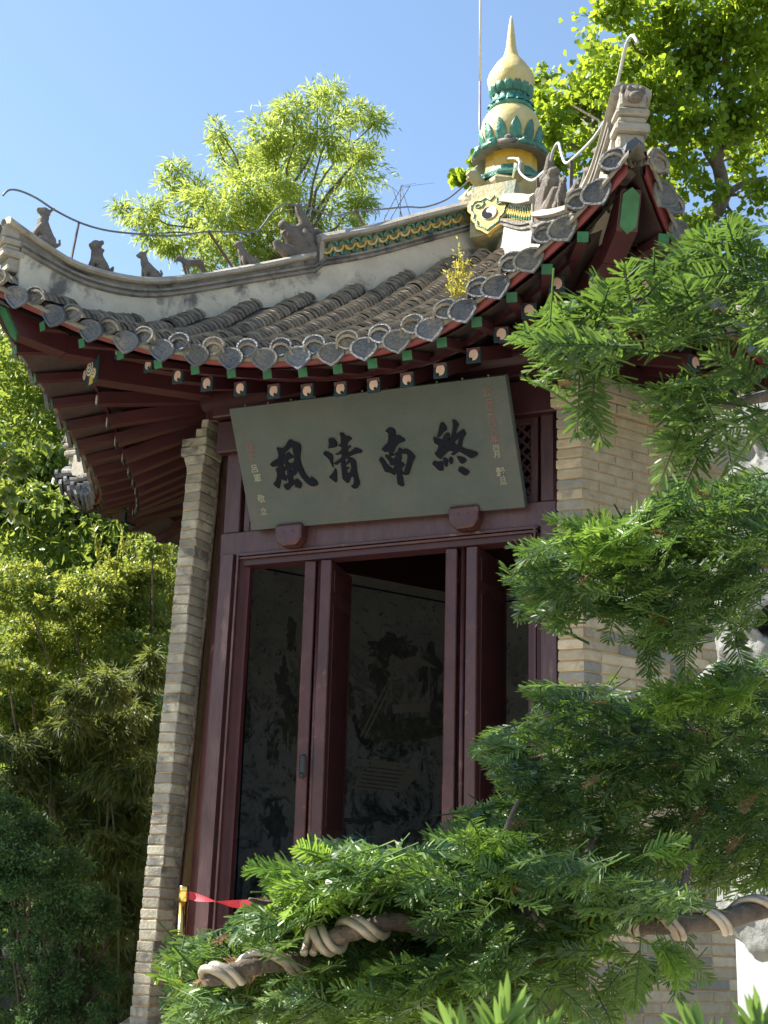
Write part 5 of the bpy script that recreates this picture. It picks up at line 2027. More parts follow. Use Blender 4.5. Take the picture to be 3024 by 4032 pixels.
# ginkgo on the right
gk = thing('ginkgo_tree', at(2640, 2300, 16.5), 'ginkgo tree with fan leaves and twisted dark trunk behind the right roof corner', 'tree')
lst = [(2420, 40, 110), (2560, 60, 140), (2760, 60, 160), (2960, 60, 150), (3100, 200, 150), (2340, 200, 70), (2480, 220, 140), (2680, 270, 170), (2900, 280, 170), (2130, 290, 50), (2190, 400, 95), (2340, 420, 140), (2540, 470, 130), (2750, 480, 130), (2950, 460, 120),
       (2230, 560, 110), (2380, 620, 110), (2140, 520, 70), (2660, 640, 70), (2690, 700, 80), (2900, 640, 90), (3010, 760, 90), (2720, 870, 70), (2560, 560, 80), (2480, 720, 60), (3080, 500, 130), (2900, 880, 70), (2760, 1010, 50), (2390, 760, 70), (2640, 900, 50), (2820, 760, 40), (2600, 330, 100), (2240, 500, 90), (2400, 300, 100)]
cl = pxclumps(lst, 16.2, 1.1)
b = MB()
TK = [(2640, 2300, 26), (2650, 1500, 24), (2660, 1010, 24), (2655, 905, 30), (2700, 900, 36), (2770, 878, 34), (2820, 835, 32), (2850, 770, 30), (2838, 690, 27), (2820, 620, 25), (2850, 500, 22), (2880, 380, 16), (2900, 250, 12), (2880, 60, 8)]
b.tube([drop(at(2640, 2300, 16.2))] + [at(x, y, 16.2) for x, y, r in TK], [.11] + [r * 16.2 / FPX for x, y, r in TK], 12)
b.build('trunk', M['bark'], gk, True)
for pth in ([(2700, 900, 20), (2620, 700, 14), (2600, 615, 13), (2640, 560, 11), (2700, 560, 9), (2770, 540, 7)], [(2838, 690, 16), (2780, 600, 12), (2740, 480, 10), (2720, 350, 7), (2680, 200, 5)],
            [(2600, 615, 12), (2540, 660, 10), (2470, 640, 8), (2380, 560, 6), (2300, 480, 4)], [(2850, 770, 16), (2930, 720, 12), (3020, 700, 9)], [(2620, 700, 10), (2540, 760, 8), (2440, 800, 5)], [(2740, 480, 9), (2600, 380, 6), (2480, 300, 4)]):
    b = MB()
    b.tube([at(x, y, 16.2 + .15 * math.sin(x * .05)) for x, y, r in pth], [r * 16.2 / FPX for x, y, r in pth], 8)
    b.build('limb', M['bark'], gk, True)
b = MB()
for c, r in cl:
    q = min(((2820, 620), (2600, 615), (2740, 480), (2470, 640), (2850, 770), (2700, 900)), key=lambda s: (at(s[0], s[1], 16.2) - c).length)
    limbs(b, at(q[0], q[1], 16.2), [c], .022, int(c.x * 100) % 97, tip=.004)
b.build('twigs', M['bark'], gk, True)
crown('crown', FAN, cl, 17500, .070, .072, M['ginkgo'], gk, droop=.35, sub=8, spread=.60, out=.7, updir=.5, shell=1.0)
# low side shoot of the ginkgo left of the finial
gs = thing('ginkgo_sapling', at(1860, 1500, 15.2), 'small ginkgo shoot showing left of the green finial', 'sapling')
cl = pxclumps([(1835, 690, 26), (1880, 640, 22), (1800, 700, 18), (1900, 720, 30), (1870, 690, 20)], 15.2, .1)
b = MB()
b.tube([drop(at(1900, 1500, 15.2)), at(1900, 1500, 15.2), at(1895, 800, 15.2), at(1860, 690, 15.2)], [.05, .03, .02, .008], 6)
limbs(b, at(1890, 780, 15.2), [c for c, r in cl], .008, 4, tip=.003)
b.build('stem', M['bark'], gs, True)
crown('leaves', FAN, cl, 170, .10, .10, M['ginkgo'], gs, droop=.2, sub=4, updir=.4)
# dark foliage and bare twigs behind the ridge right of the feathery tree
dk = thing('small_tree', at(1560, 2300, 24), 'bare twigged shrub top between the feathery tree and the finial', 'shrub')
b = MB()
rr = random.Random(8)
for i in range(5):
    x0 = 1530 + 24 * i
    b.tube([at(x0, 1000, 24), at(x0 + rr.uniform(-30, 30), 860, 24), at(x0 + rr.uniform(-60, 60), 720 + rr.uniform(0, 60), 24), at(x0 + rr.uniform(-90, 90), 715 + rr.uniform(0, 70), 24)], [.012, .008, .005, .002], 5)
b.tube([drop(at(1560, 2300, 24)), at(1560, 2300, 24), at(1560, 1000, 24)], [.1, .08, .05], 8)
b.build('twigs', M['bark'], dk, True)
crown('crown', OVAL, pxclumps([(1440, 920, 60), (1530, 930, 60), (1600, 900, 45), (1660, 870, 30), (1500, 990, 80), (1640, 960, 60)], 24, .3), 1700, .13, .05, M['bush'], dk, sub=5)

# hillside trees on the left
HG = 'trees on the slope left of the pavilion'
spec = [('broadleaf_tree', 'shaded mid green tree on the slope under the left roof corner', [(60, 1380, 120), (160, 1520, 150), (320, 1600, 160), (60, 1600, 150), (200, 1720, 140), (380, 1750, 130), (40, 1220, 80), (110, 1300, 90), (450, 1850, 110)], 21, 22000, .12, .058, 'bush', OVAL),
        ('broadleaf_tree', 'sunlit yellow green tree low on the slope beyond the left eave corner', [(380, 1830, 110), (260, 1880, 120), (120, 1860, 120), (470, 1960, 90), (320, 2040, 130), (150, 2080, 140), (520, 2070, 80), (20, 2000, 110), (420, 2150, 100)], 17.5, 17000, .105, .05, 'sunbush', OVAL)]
for nm, lab, lst, dep, n, L, W, mt_, tp in spec:
    t = thing(nm, at(lst[4][0], lst[4][1] + 900, dep), lab, 'tree', HG)
    cl = pxclumps(lst, dep, 1.0)
    b = MB()
    fk = at(lst[4][0], lst[4][1] + 150, dep)
    b.tube([drop(at(lst[4][0], lst[4][1] + 900, dep)), at(lst[4][0], lst[4][1] + 900, dep), fk], [.08, .06, .04], 8)
    limbs(b, fk, [c for c, r in cl], .02, 5)
    b.build('trunk', M['bark'], t, True)
    crown('crown', tp, cl, n, L, W, M['bush'], t, sub=9, shell=.9, updir=.7, spread=.55)  # inner leaves in a darker copy, painting the shade inside the crown
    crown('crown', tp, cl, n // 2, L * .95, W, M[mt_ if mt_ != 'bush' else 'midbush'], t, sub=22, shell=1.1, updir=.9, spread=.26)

# big-leaved branch close at the left edge
br = thing('leafy_branch', at(-60, 1900, 12), 'large leaved branch reaching in at the left edge of the picture', 'branch')
b = MB()
b.tube([drop(at(-420, 3000, 12)), at(-400, 2600, 12), at(-260, 1950, 12), at(-60, 1860, 12), at(40, 1800, 12), at(90, 1780, 12)], [.05, .04, .02, .014, .009, .004], 6)
b.tube([at(-60, 1860, 12), at(20, 1980, 12), at(60, 2040, 12)], [.012, .008, .004], 6)
b.build('stem', M['bark'], br, True)
crown('leaves', OVAL, pxclumps([(30, 1760, 45), (60, 1840, 50), (110, 1800, 40), (20, 1930, 55), (70, 2000, 40), (170, 1745, 25), (0, 1690, 30)], 12, .2), 130, .12, .085, M['bush'], br, sub=4, droop=.5)

# shrubs, bamboo and weeds in front of the slope
SG = 'shrubs left of the brick pier'
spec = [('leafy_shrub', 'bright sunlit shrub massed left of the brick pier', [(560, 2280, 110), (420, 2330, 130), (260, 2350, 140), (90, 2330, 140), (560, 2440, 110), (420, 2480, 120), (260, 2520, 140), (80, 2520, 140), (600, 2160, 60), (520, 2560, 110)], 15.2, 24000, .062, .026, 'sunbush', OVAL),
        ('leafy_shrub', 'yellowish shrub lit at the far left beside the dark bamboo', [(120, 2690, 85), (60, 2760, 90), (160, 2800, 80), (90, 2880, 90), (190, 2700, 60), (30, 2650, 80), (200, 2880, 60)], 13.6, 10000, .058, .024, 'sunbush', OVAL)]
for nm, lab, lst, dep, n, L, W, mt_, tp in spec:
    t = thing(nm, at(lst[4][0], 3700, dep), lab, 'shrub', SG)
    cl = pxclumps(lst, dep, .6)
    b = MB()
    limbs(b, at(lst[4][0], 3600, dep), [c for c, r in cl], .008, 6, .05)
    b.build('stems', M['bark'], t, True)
    crown('foliage', tp, cl, int(n * .55), L, W, M['bush'], t, sub=10, shell=.9, updir=.7, spread=.55)  # darker leaf copy inside, shade between the bright clumps put into colour
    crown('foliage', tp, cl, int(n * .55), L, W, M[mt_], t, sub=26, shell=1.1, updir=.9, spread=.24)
# thicket closing the gaps on the bank
n = 30000
cxy = np.stack([RNG.uniform(-80, 660, 420), RNG.uniform(1260, 3450, 420)], 1)
ci = RNG.integers(420, size=n)
q = cxy[ci] + RNG.normal(size=(n, 2)) * np.array([55, 42])
dd = 16.9 + RNG.normal(size=n) * .45 + (q[:, 1] < 1900) * 1.6
CP, FV = np.array(CAM_POS), np.array(FW)
P = CP + dd[:, None] * (FV + ((q[:, 0] - 1512) / FPX)[:, None] * np.array(RT) - ((q[:, 1] - 2016) / FPX)[:, None] * np.array(UP))
tone = RNG.random(420)
leaves('bank_thicket', OVAL, P, rdir(n) + np.array([0, 0, -.1]), rdir(n) * .8 + np.array([0, 0, .8]), RNG.uniform(.07, .15, n), RNG.uniform(.03, .06, n), M['midbush'], np.clip(tone[ci] * .7 + RNG.random(n) * .3, 0, 1))
# tall flowering weeds behind the eave
wd_ = thing('tall_weeds', at(480, 2500, 15.8), 'tall pale seed stalks rising under the left eave', 'weeds')
b = MB()
LP, LD = [], []
for i in range(26):
    x = 380 + 12 * i + rr.uniform(-20, 20)
    p = [at(x, 2420, 15.6), at(x + rr.uniform(-20, 20), 2250, 15.6), at(x + rr.uniform(-60, 60), 2060 + rr.uniform(0, 110), 15.6)]
    b.tube(p, [.008, .006, .003], 5)
    for q in range(16):
        f = .35 + .65 * q / 16
        c = p[0].lerp(p[2], f)
        LP.append(tuple(c))
        LD.append((rr.uniform(-1, 1), rr.uniform(-1, 1), .9))
b.build('stalks', M['weed'], wd_, True)
LP, LD = np.array(LP), np.array(LD)
leaves('seed_leaves', LANCE, LP, LD, rdir(len(LP)), np.full(len(LP), .075), np.full(len(LP), .014), M['feather'], RNG.random(len(LP)), wd_)

# bamboo clump in the shade
bbm = thing('bamboo_clump', at(380, 3900, 13.2), 'dark shaded bamboo clump between the shrubs and the brick pier', 'bamboo')
cl = pxclumps([(600, 2620, 80), (500, 2700, 110), (380, 2720, 110), (300, 2850, 120), (440, 2860, 130), (560, 2850, 100), (330, 3000, 130), (480, 3020, 130), (580, 3050, 90), (250, 3150, 130), (400, 3180, 130), (530, 3200, 100), (140, 3020, 110), (60, 2950, 100), (470, 3350, 110), (380, 3380, 110), (60, 3100, 120), (560, 3350, 60), (300, 3300, 100), (200, 3450, 110), (330, 3500, 100), (450, 3500, 90), (100, 3300, 110), (500, 3620, 80), (480, 3760, 80), (520, 3480, 70), (380, 3650, 100), (490, 3900, 70)], 13.3, .7)
for i in range(10):
    b = MB()
    x = 60 + 52 * i + rr.uniform(-12, 12)
    dep = 13.3 + rr.uniform(-.5, .5)
    b.tube([at(x, 4150, dep), at(x + rr.uniform(-15, 15), 3500, dep), at(x + rr.uniform(-60, 60), 3000, dep)], [.014, .011, .006], 6)
    b.build('culm', M['cull'], bbm, True)
crown('foliage', LANCE, cl, 32000, .125, .020, M['bamboo'], bbm, droop=.8, sub=10, spread=.45, updir=.5, shell=.98)
# dark shrub in front
js = thing('dark_shrub', at(200, 4100, 10.8), 'rounded dark green fine leaved shrub at the lower left', 'shrub')
lst = [(20, 3200, 110), (120, 3330, 120), (230, 3420, 110), (20, 3380, 130), (120, 3480, 130), (260, 3520, 110), (360, 3560, 90), (40, 3580, 130), (180, 3640, 120), (320, 3650, 100), (420, 3560, 50), (450, 3640, 40), (90, 3720, 90), (-60, 3300, 120), (60, 3860, 110), (200, 3850, 110), (340, 3790, 90), (430, 3860, 70), (150, 3970, 110), (300, 3960, 100), (20, 4010, 100), (400, 3980, 70)]
cl = pxclumps(lst, 10.8, .45)
b = MB()
limbs(b, at(200, 4150, 10.8), [c for c, r in cl], .009, 7, .12)
limbs(b, at(330, 4150, 10.9), [at(380, 3600, 10.9), at(300, 3500, 10.9)], .010, 9, .12)
limbs(b, at(90, 4150, 10.9), [at(60, 3600, 10.9), at(140, 3500, 10.9)], .010, 10, .12)
b.build('stems', M['darkstem'], js, True)
crown('foliage', OVAL, cl, 44000, .036, .013, M['juniper'], js, droop=.05, sub=14, spread=.42, updir=.6, shell=.98)
# low field-stone wall behind the stems
fw_ = thing('fieldstone_wall', at(250, 4100, 14.2), 'dark low wall of rounded field stones behind the bamboo stems', 'stone wall')
b = MB()
wa, wb = at(-350, 3900, 14.4), at(640, 3900, 14.4)
wa.z = wb.z = 0
dx = (wb - wa).normalized()
ny = Vector((-dx.y, dx.x, 0))
b.box((wa + wb) / 2 + ny * .22 + Vector((0, 0, .75)), ((wb - wa).length, .3, 1.8), Matrix((dx, ny, Vector((0, 0, 1)))).transposed())
b.build('core', M['earth'], fw_)
STN = []
for s in range(6):
    q = MB()
    r3 = random.Random(s)
    q.ball((0, 0, 0), (.17, .10, .12), 9, 6)
    q.v = [(x * (1 + r3.uniform(-.14, .14)), y, z * (1 + r3.uniform(-.14, .14))) for x, y, z in q.v]
    STN.append(q.mesh('stone', M['fieldstone'], True))
for j in range(7):
    for i in range(int((wb - wa).length / .33)):
        p = wa + dx * (.33 * i + (.16 if j % 2 else 0) + rr.uniform(-.03, .03)) + ny * (.03 + rr.uniform(-.02, .02)) + Vector((0, 0, .1 + .225 * j))
        inst('stone', STN[rr.randrange(6)], Matrix.Translation(p) @ Matrix.Rotation(math.atan2(dx.y, dx.x) + rr.uniform(-.2, .2), 4, 'Z') @ Matrix.Rotation(rr.uniform(-.3, .3), 4, 'Y'), fw_)

# small yellow-flowered weed rooted between the tiles
wr = thing('roof_weed', (.60, -2.2, 6.0), 'small yellow flowering weed growing between the roof tiles', 'weed')
wp = PT(0, .66, 2.60, roof_z(0, .66, 2.60) + .05)
for sidx, (dx_, h) in enumerate(((0, .42), (.05, .36), (-.07, .26), (.10, .20), (-.02, .32))):
    b = MB()
    tp_ = wp + Vector((dx_, rr.uniform(-.04, .04), h))
    b.tube([wp + Vector((dx_ * .3, 0, -.06)), wp + Vector((dx_ * .7, 0, h * .5)), tp_], [.005, .004, .002], 5)
    b.build('stem', M['weed'], wr, True)
    n = 60
    f = RNG.random(n) * .75 + .25
    P = np.array([tuple(wp)]) + np.stack([dx_ * (.3 + .7 * f), np.zeros(n), h * f], 1) + RNG.normal(size=(n, 3)) * .022
    leaves('leaves', OVAL, P, rdir(n) + np.array([0, 0, .6]), rdir(n), RNG.uniform(.02, .045, n), RNG.uniform(.01, .02, n), M['weed'], RNG.random(n), wr)

# far wooded slopes: one canopy mass
n = 16000
ang = RNG.uniform(RAD(95), RAD(175), n)
r = RNG.uniform(95, 185, n)
P = np.stack([r * np.cos(ang), r * np.sin(ang), np.zeros(n)], 1)
P[:, 2] = [mountain(x, y) - 5 for x, y in P[:, :2]]
P += RNG.normal(size=(n, 3)) * np.array([1.2, 1.2, 1.0])
leaves('far_wood', OVAL, P, rdir(n), rdir(n) * .6 + np.array([0, 0, .8]), RNG.uniform(1.2, 2.6, n), RNG.uniform(1.0, 2.0, n), M['far'], RNG.random(n))
# ground litter and undergrowth on the near slope
n = 42000
xy = np.stack([RNG.uniform(-24, -4.5, n), RNG.uniform(0, 22, n)], 1)
P = np.array([(x, y, hill_z(x, y) + abs(random.gauss(0, .25))) for x, y in xy])
leaves('undergrowth', OVAL, P, rdir(n) + np.array([0, 0, .3]), rdir(n) * .8 + np.array([0, 0, .7]), RNG.uniform(.12, .28, n), RNG.uniform(.06, .12, n), M['bush'], RNG.random(n))

# unseen trees added left of the view to shade the roof, bamboo and shrub
for i, (x, y, z, rs) in enumerate(((-7.6, -4.9, 10.6, 1.15), (-8.9, -3.4, 9.5, 1.3), (-8.7, -1.2, 6.0, 1.25), (-8.0, -3.9, 6.0, 1.3))):
    t = thing('added_shade_tree', (x, y, hill_z(x, y)), ('unseen leafy tree added left of the pavilion front to shade the roof', 'second unseen leafy tree added further left to shade the roof', 'low unseen leafy tree added to shade the bamboo', 'low unseen leafy tree added to shade the dark shrub')[i], 'tree', 'unseen trees added left of the view for their shade')
    cl = [(Vector((x, y, z)) + Vector(tuple(rdir(1)[0])) * rs * .9, rs * .75) for _ in range(7)]
    b = MB()
    b.tube([(x, y, hill_z(x, y) - .2), (x + .1, y, z * .5), (x, y, z - rs)], [.16, .13, .09], 8)
    limbs(b, (x, y, z - rs), [c for c, r in cl], .05, i)
    b.build('trunk', M['bark'], t, True)
    crown('crown', OVAL, cl, 5000, .13, .06, M['bush'], t, sub=8)

# unseen tree added beside the plaza, crown set to shade the middle of the yew
c0 = at(2300, 3130, 3.3) + sdir * 6.0
t = thing('added_shade_tree', (c0.x - 1.2, c0.y - .5, 0), 'slender unseen tree added beside the plaza to shade the yew', 'tree', 'unseen trees added left of the view for their shade')
cl = [(c0 + Vector((.55 * math.cos(a), .55 * math.sin(a), .10 * math.sin(3 * a))), .42) for a in (0, 1.3, 2.6, 3.9, 5.2)] + [(c0, .4)]
b = MB()
b.tube([(c0.x - 1.2, c0.y - .5, -.1), (c0.x - 1.1, c0.y - .5, c0.z * .6), (c0.x - .7, c0.y - .3, c0.z - .1)], [.12, .09, .05], 8)
limbs(b, (c0.x - .7, c0.y - .3, c0.z - .1), [c for c, r in cl], .03, 3)
b.build('trunk', M['bark'], t, True)
crown('crown', OVAL, cl, 750, .12, .06, M['bush'], t, sub=7, spread=.5)

# ================================================================== THE YEW IN THE FOREGROUND
def shoot_template(nn, length, nl, curve, seed, droop=.0):
    """one flat spray: a twig along x with two ranks of needles"""
    r = np.random.default_rng(seed)
    V, F = [], []

    def quad_strip(pts_l, pts_r, tip):
        n0 = len(V)
        m = len(pts_l)
        for a, c in zip(pts_l, pts_r): V.extend([a, c])
        V.append(tip)
        for i in range(m - 1): F.append((n0 + 2 * i, n0 + 2 * i + 1, n0 + 2 * i + 3, n0 + 2 * i + 2))
        F.append((n0 + 2 * m - 2, n0 + 2 * m - 1, n0 + 2 * m))
    for i in range(nn):
        f = i / (nn - 1)
        x = length * (.06 + .94 * f)
        zc = -droop * f * f * length
        for sd in (-1, 1):
            L = nl * (1 - .45 * max(0, (f - .7) / .3)) * (1 - .25 * max(0, (.15 - f) / .15)) * r.uniform(.75, 1.15)
            a = RAD(60 - 32 * f ** 3 + r.uniform(-17, 17))
            up = r.uniform(-.28, .50)
            dx, dy = math.cos(a), sd * math.sin(a)
            wv = np.array([-dy, dx, 0]) * sd * .060 * nl * r.uniform(.85, 1.1)
            roll = r.uniform(-.9, .9)
            wv = wv + np.array([0, 0, np.linalg.norm(wv) * roll])
            p0 = np.array([x, sd * .002, zc])
            d = np.array([dx, dy, up])
            bend = np.array([.08, 0, -.12 + r.uniform(-.08, .08)]) * L
            m1 = p0 + d * L * .18 + bend * .03
            m2 = p0 + d * L * .60 + bend * .36
            m3 = p0 + d * L * .90 + bend * .80
            tip = p0 + d * L * 1.0 + bend
            quad_strip([p0 - wv * .45, m1 - wv, m2 - wv, m3 - wv * .85], [p0 + wv * .45, m1 + wv, m2 + wv, m3 + wv * .85], tip)
    # terminal needles
    for j in range(4):
        a = r.uniform(-.5, .5)
        L = nl * .55
        p0 = np.array([length, 0, -droop * length])
        d = np.array([math.cos(a), math.sin(a), r.uniform(-.1, .3)])
        wv = np.array([-d[1], d[0], 0]) * .05 * nl
        quad_strip([p0 - wv * .4, p0 + d * L * .5 - wv], [p0 + wv * .4, p0 + d * L * .5 + wv], p0 + d * L)
    # twig
    n0 = len(V)
    for f in (-.35, .5, 1.0):
        rad = .0016 if f < 1 else .0008
        for q in range(3):
            a = q * 2.094
            V.append(np.array([length * f, rad * math.cos(a), rad * math.sin(a) - (droop * f * f * length if f > 0 else 0)]))
    for s in range(2):
        for q in range(3): F.append((n0 + s * 3 + q, n0 + s * 3 + (q + 1) % 3, n0 + s * 3 + 3 + (q + 1) % 3, n0 + s * 3 + 3 + q))
    return np.array(V), F


SHOOTS = [shoot_template(15, .076, .028, 0, s, .10 + .05 * (s % 3)) for s in range(5)] + [shoot_template(11, .056, .026, 0, 10 + s, .05) for s in range(3)]


def inside(poly, x, y):
    c = False
    n = len(poly)
    j = n - 1
    for i in range(n):
        xi, yi = poly[i]
        xj, yj = poly[j]
        if (yi > y) != (yj > y) and x < (xj - xi) * (y - yi) / (yj - yi) + xi: c = not c
        j = i
    return c


def spray_mass(name, label, parent, shoots, mat, seed, upright=.35, scale=1.0):
    """shoots [(P, D, U, s)] stamped into one foliage part"""
    r = np.random.default_rng(seed)
    Vs, szs, lps, rn = [], [], [], []
    base = 0
    tv = [(np.asarray(v), f) for v, f in SHOOTS]
    for P, D, U, s in shoots:
        v, f = tv[r.integers(len(tv))]
        X = nrm(np.asarray(D, float))
        Y = nrm(np.cross(np.asarray(U, float), X))
        Z = np.cross(X, Y)
        s = s * scale
        W = np.asarray(P) + (v[:, 0:1] * X + v[:, 1:2] * Y + v[:, 2:3] * Z) * s
        Vs.append(W)
        tone = np.clip(r.normal(.35, .25), 0, 1)
        rn.append(np.clip(tone + r.normal(0, .10, len(v)), 0, 1))
        fl = [i + base for q in f for i in q]
        lps.append(fl)
        szs += [len(q) for q in f]
        base += len(v)
    me = np_mesh(name, np.concatenate(Vs), szs, np.concatenate([np.array(l) for l in lps]), mat, np.concatenate(rn))
    o = bpy.data.objects.new(name, me)
    link(o, parent)
    o['kind'] = 'stuff'
    if label: o['label'] = label
    return o


RTv, UPv, FWv = np.array(RT), np.array(UP), np.array(FW)
HR = np.array((math.cos(YAW), math.sin(YAW), 0.0))          # level, to the right of the view
HF = np.array((-math.sin(YAW), math.cos(YAW), 0.0))         # level, away from the viewer
ZV = np.array((0, 0, 1.0))


def fill(poly, n, dep, thick, s=(.85, 1.25), lean=-1.0, seed=0, top=None, edge=True):
    """shoots over a pad whose outline is seen as poly; they point outwards from its stem"""
    r = np.random.default_rng(seed)
    xs = [p[0] for p in poly]
    ys = [p[1] for p in poly]
    cy = sum(ys) / len(ys)
    out = []
    tries = 0
    while len(out) < n and tries < n * 60:
        tries += 1
        x, y = r.uniform(min(xs), max(xs)), r.uniform(min(ys), max(ys))
        if not inside(poly, x, y): continue
        d = dep + r.uniform(-thick, thick)
        P = np.array(at(x, y, d))
        a = r.normal(0, 1.0)
        rel = np.clip((cy - y) / (max(ys) - min(ys)) * 2, -1, 1)
        D = HR * lean * math.cos(a) * 1.0 + HF * (math.sin(a) * .9 - .25) + ZV * (.30 * rel + r.normal(0, .30) - .08)
        U = ZV + RTv * r.normal(0, .6) + HF * (-.45 + r.normal(0, .6))
        P = P - nrm(D) * .05
        out.append((P, D, U, r.uniform(*s)))
    return out


def clear(sh, boxes=((780, 1080, 3690, 3920), (1220, 1440, 3570, 3760), (1480, 1720, 3540, 3710), (2080, 2280, 3540, 3700)), m=36):
    """drop shoots that would grow across the wired branch"""
    o = []
    for q in sh:
        d = Vector(q[0]) - CAM_POS
        z = d.dot(FW)
        x, y = 1512 + FPX * d.dot(RT) / z, 2016 - FPX * d.dot(UP) / z
        if not any(a - m < x < b_ + m * 2 and c - m < y < e + m for a, b_, c, e in boxes): o.append(q)
    return o


def rim(poly_pts, n, dep, thick, lean, s=(.9, 1.2), seed=0, pull=35):
    """shoots along a silhouette line, pointing outwards"""
    r = np.random.default_rng(seed)
    out = []
    m = len(poly_pts)
    for i in range(n):
        f = r.uniform(0, m - 1.001)
        k = int(f)
        t = f - k
        x = poly_pts[k][0] * (1 - t) + poly_pts[k + 1][0] * t
        y = poly_pts[k][1] * (1 - t) + poly_pts[k + 1][1] * t
        d = dep + r.uniform(-thick, thick)
        D = HR * (lean + r.normal(0, .35)) + HF * r.normal(-.1, .4) + ZV * (r.normal(.12, .22))
        U = ZV + HF * (-.5 + r.normal(0, .3)) + HR * r.normal(0, .3)
        D = nrm(D)
        P = np.array(at(x, y, d)) - D * (.095 * 1.0) + UPv * (-.004)
        out.append((P, D, U, r.uniform(*s)))
    return out


yew = thing('yew_tree', at(3500, 4300, 3.4), 'wired yew tree whose layered dark green branches spread across the lower right', 'yew tree')
yew.location.z = 0.0
ybase = Vector((yew.location.x, yew.location.y, 0))
b = MB()
tk = [ybase + Vector((0, 0, -.1)), ybase + Vector((.03, .02, .6)), at(3420, 3500, 3.4), at(3330, 2900, 3.5), at(3350, 2200, 3.4), at(3400, 1500, 3.0), at(3450, 900, 2.8)]
b.tube(tk, [.10, .085, .075, .062, .05, .035, .015], 12)
b.build('trunk', M['barkred'], yew, True)


def branch(name, pts, rad, n=10, mat='barkred'):
    """pts [(px, py, depth)]"""
    w = [at(*p) for p in pts]
    sm, rs = [], []
    for i in range(len(w) - 1):
        p0, p1, p2, p3 = w[max(i - 1, 0)], w[i], w[i + 1], w[min(i + 2, len(w) - 1)]
        for q in range(6):
            t = q / 6
            sm.append(.5 * ((2 * p1) + (p2 - p0) * t + (2 * p0 - 5 * p1 + 4 * p2 - p3) * t * t + (3 * p1 - p0 - 3 * p2 + p3) * t ** 3))
            rs.append((rad[i] * (1 - t) + rad[i + 1] * t) * (1 + .07 * math.sin(len(sm) * 1.9)))
    sm.append(w[-1])
    rs.append(rad[-1])
    b = MB()
    b.tube(sm, rs, n)
    o = b.build(name, M[mat], yew, True)
    return o, sm, rs


def coil(host, sm, rs, i0, i1, turns, wr, phase=0.0, n=None, double=True):
    """thick training wire wound round a branch between path samples i0 and i1"""
    m = int(turns * 16)
    for dbl in ((0, .0), (1, .0165)) if double else ((0, 0),):
        pts = []
        for q in range(m + 1):
            f = i0 + (i1 - i0) * q / m
            k = min(int(f), len(sm) - 2)
            t = f - k
            c = sm[k].lerp(sm[k + 1], t)
            tg = (sm[min(k + 2, len(sm) - 1)] - sm[max(k - 1, 0)]).normalized()
            if dbl[0]: c = c + tg * dbl[1]
            a = phase + 2 * math.pi * turns * q / m
            s = Vector((0, 0, 1))
            e1 = (s - tg * s.dot(tg)).normalized()
            e2 = tg.cross(e1)
            rr_ = rs[k] + wr * .85
            pts.append(c + (e1 * math.cos(a) + e2 * math.sin(a)) * rr_)
        b = MB()
        b.tube(pts, wr, 8)
        b.build('training_wire', M['alu'], host, True)


# main wired branch, right edge to its sawn end
b1, s1, r1 = branch('branch', [(3300, 3480, 3.25), (3024, 3570, 3.15), (2820, 3625, 3.05), (2650, 3640, 3.0), (2480, 3645, 3.0), (2380, 3640, 2.95), (2250, 3625, 2.95), (2120, 3600, 2.85), (1900, 3640, 2.82), (1700, 3660, 2.74), (1560, 3630, 2.68), (1400, 3665, 2.66), (1290, 3700, 2.66), (1230, 3705, 2.66)],
                    [.026, .021, .020, .019, .019, .020, .021, .020, .016, .015, .0155, .016, .016, .015], 14)
L1 = len(s1) - 1
coil(b1, s1, r1, 2, L1 * .40, 4.8, .0072, .6)
coil(b1, s1, r1, L1 * .40, L1 * .56, 1.4, .0072, 2.2)
coil(b1, s1, r1, L1 * .76, L1 * .995, 2.3, .0074, 1.0)
b2, s2, r2 = branch('branch', [(2700, 3590, 3.35), (2560, 3570, 3.35), (2440, 3585, 3.3), (2300, 3560, 3.3), (2150, 3560, 3.2)], [.014, .015, .015, .014, .012])
coil(b2, s2, r2, 4, len(s2) - 8, 2.0, .007, .3)
b3, s3, r3 = branch('branch', [(1290, 3790, 2.85), (1150, 3790, 2.72), (1020, 3800, 2.66), (930, 3820, 2.64), (850, 3850, 2.62), (820, 3862, 2.62)], [.015, .015, .015, .0145, .014, .010])
coil(b3, s3, r3, 3, len(s3) - 4, 1.9, .0076, 2.4)
# unwired limbs feeding the layers
branch('branch', [(3350, 2200, 3.4), (3024, 2040, 3.2), (2880, 2030, 3.15), (2760, 2080, 3.12), (2640, 2140, 3.1), (2520, 2200, 3.1), (2350, 2230, 3.1)], [.03, .019, .016, .015, .015, .009, .003])
branch('branch', [(3330, 2950, 3.5), (3024, 2900, 3.55), (2800, 2900, 3.55), (2600, 2870, 3.55), (2400, 2890, 3.55), (2200, 2960, 3.5), (2050, 3000, 3.5)], [.03, .02, .017, .014, .011, .007, .003])
branch('branch', [(3340, 2500, 3.5), (3024, 2650, 3.6), (2800, 2720, 3.6), (2600, 2780, 3.6), (2300, 2780, 3.6)], [.03, .016, .012, .008, .003])
branch('branch', [(3420, 1200, 2.8), (3024, 1130, 2.5), (2850, 1150, 2.42), (2600, 1220, 2.4), (2400, 1270, 2.4), (2200, 1300, 2.4)], [.03, .010, .008, .006, .004, .002])
branch('branch', [(3420, 1500, 2.9), (3024, 1560, 2.5), (2850, 1600, 2.45), (2700, 1600, 2.42)], [.03, .009, .006, .002])
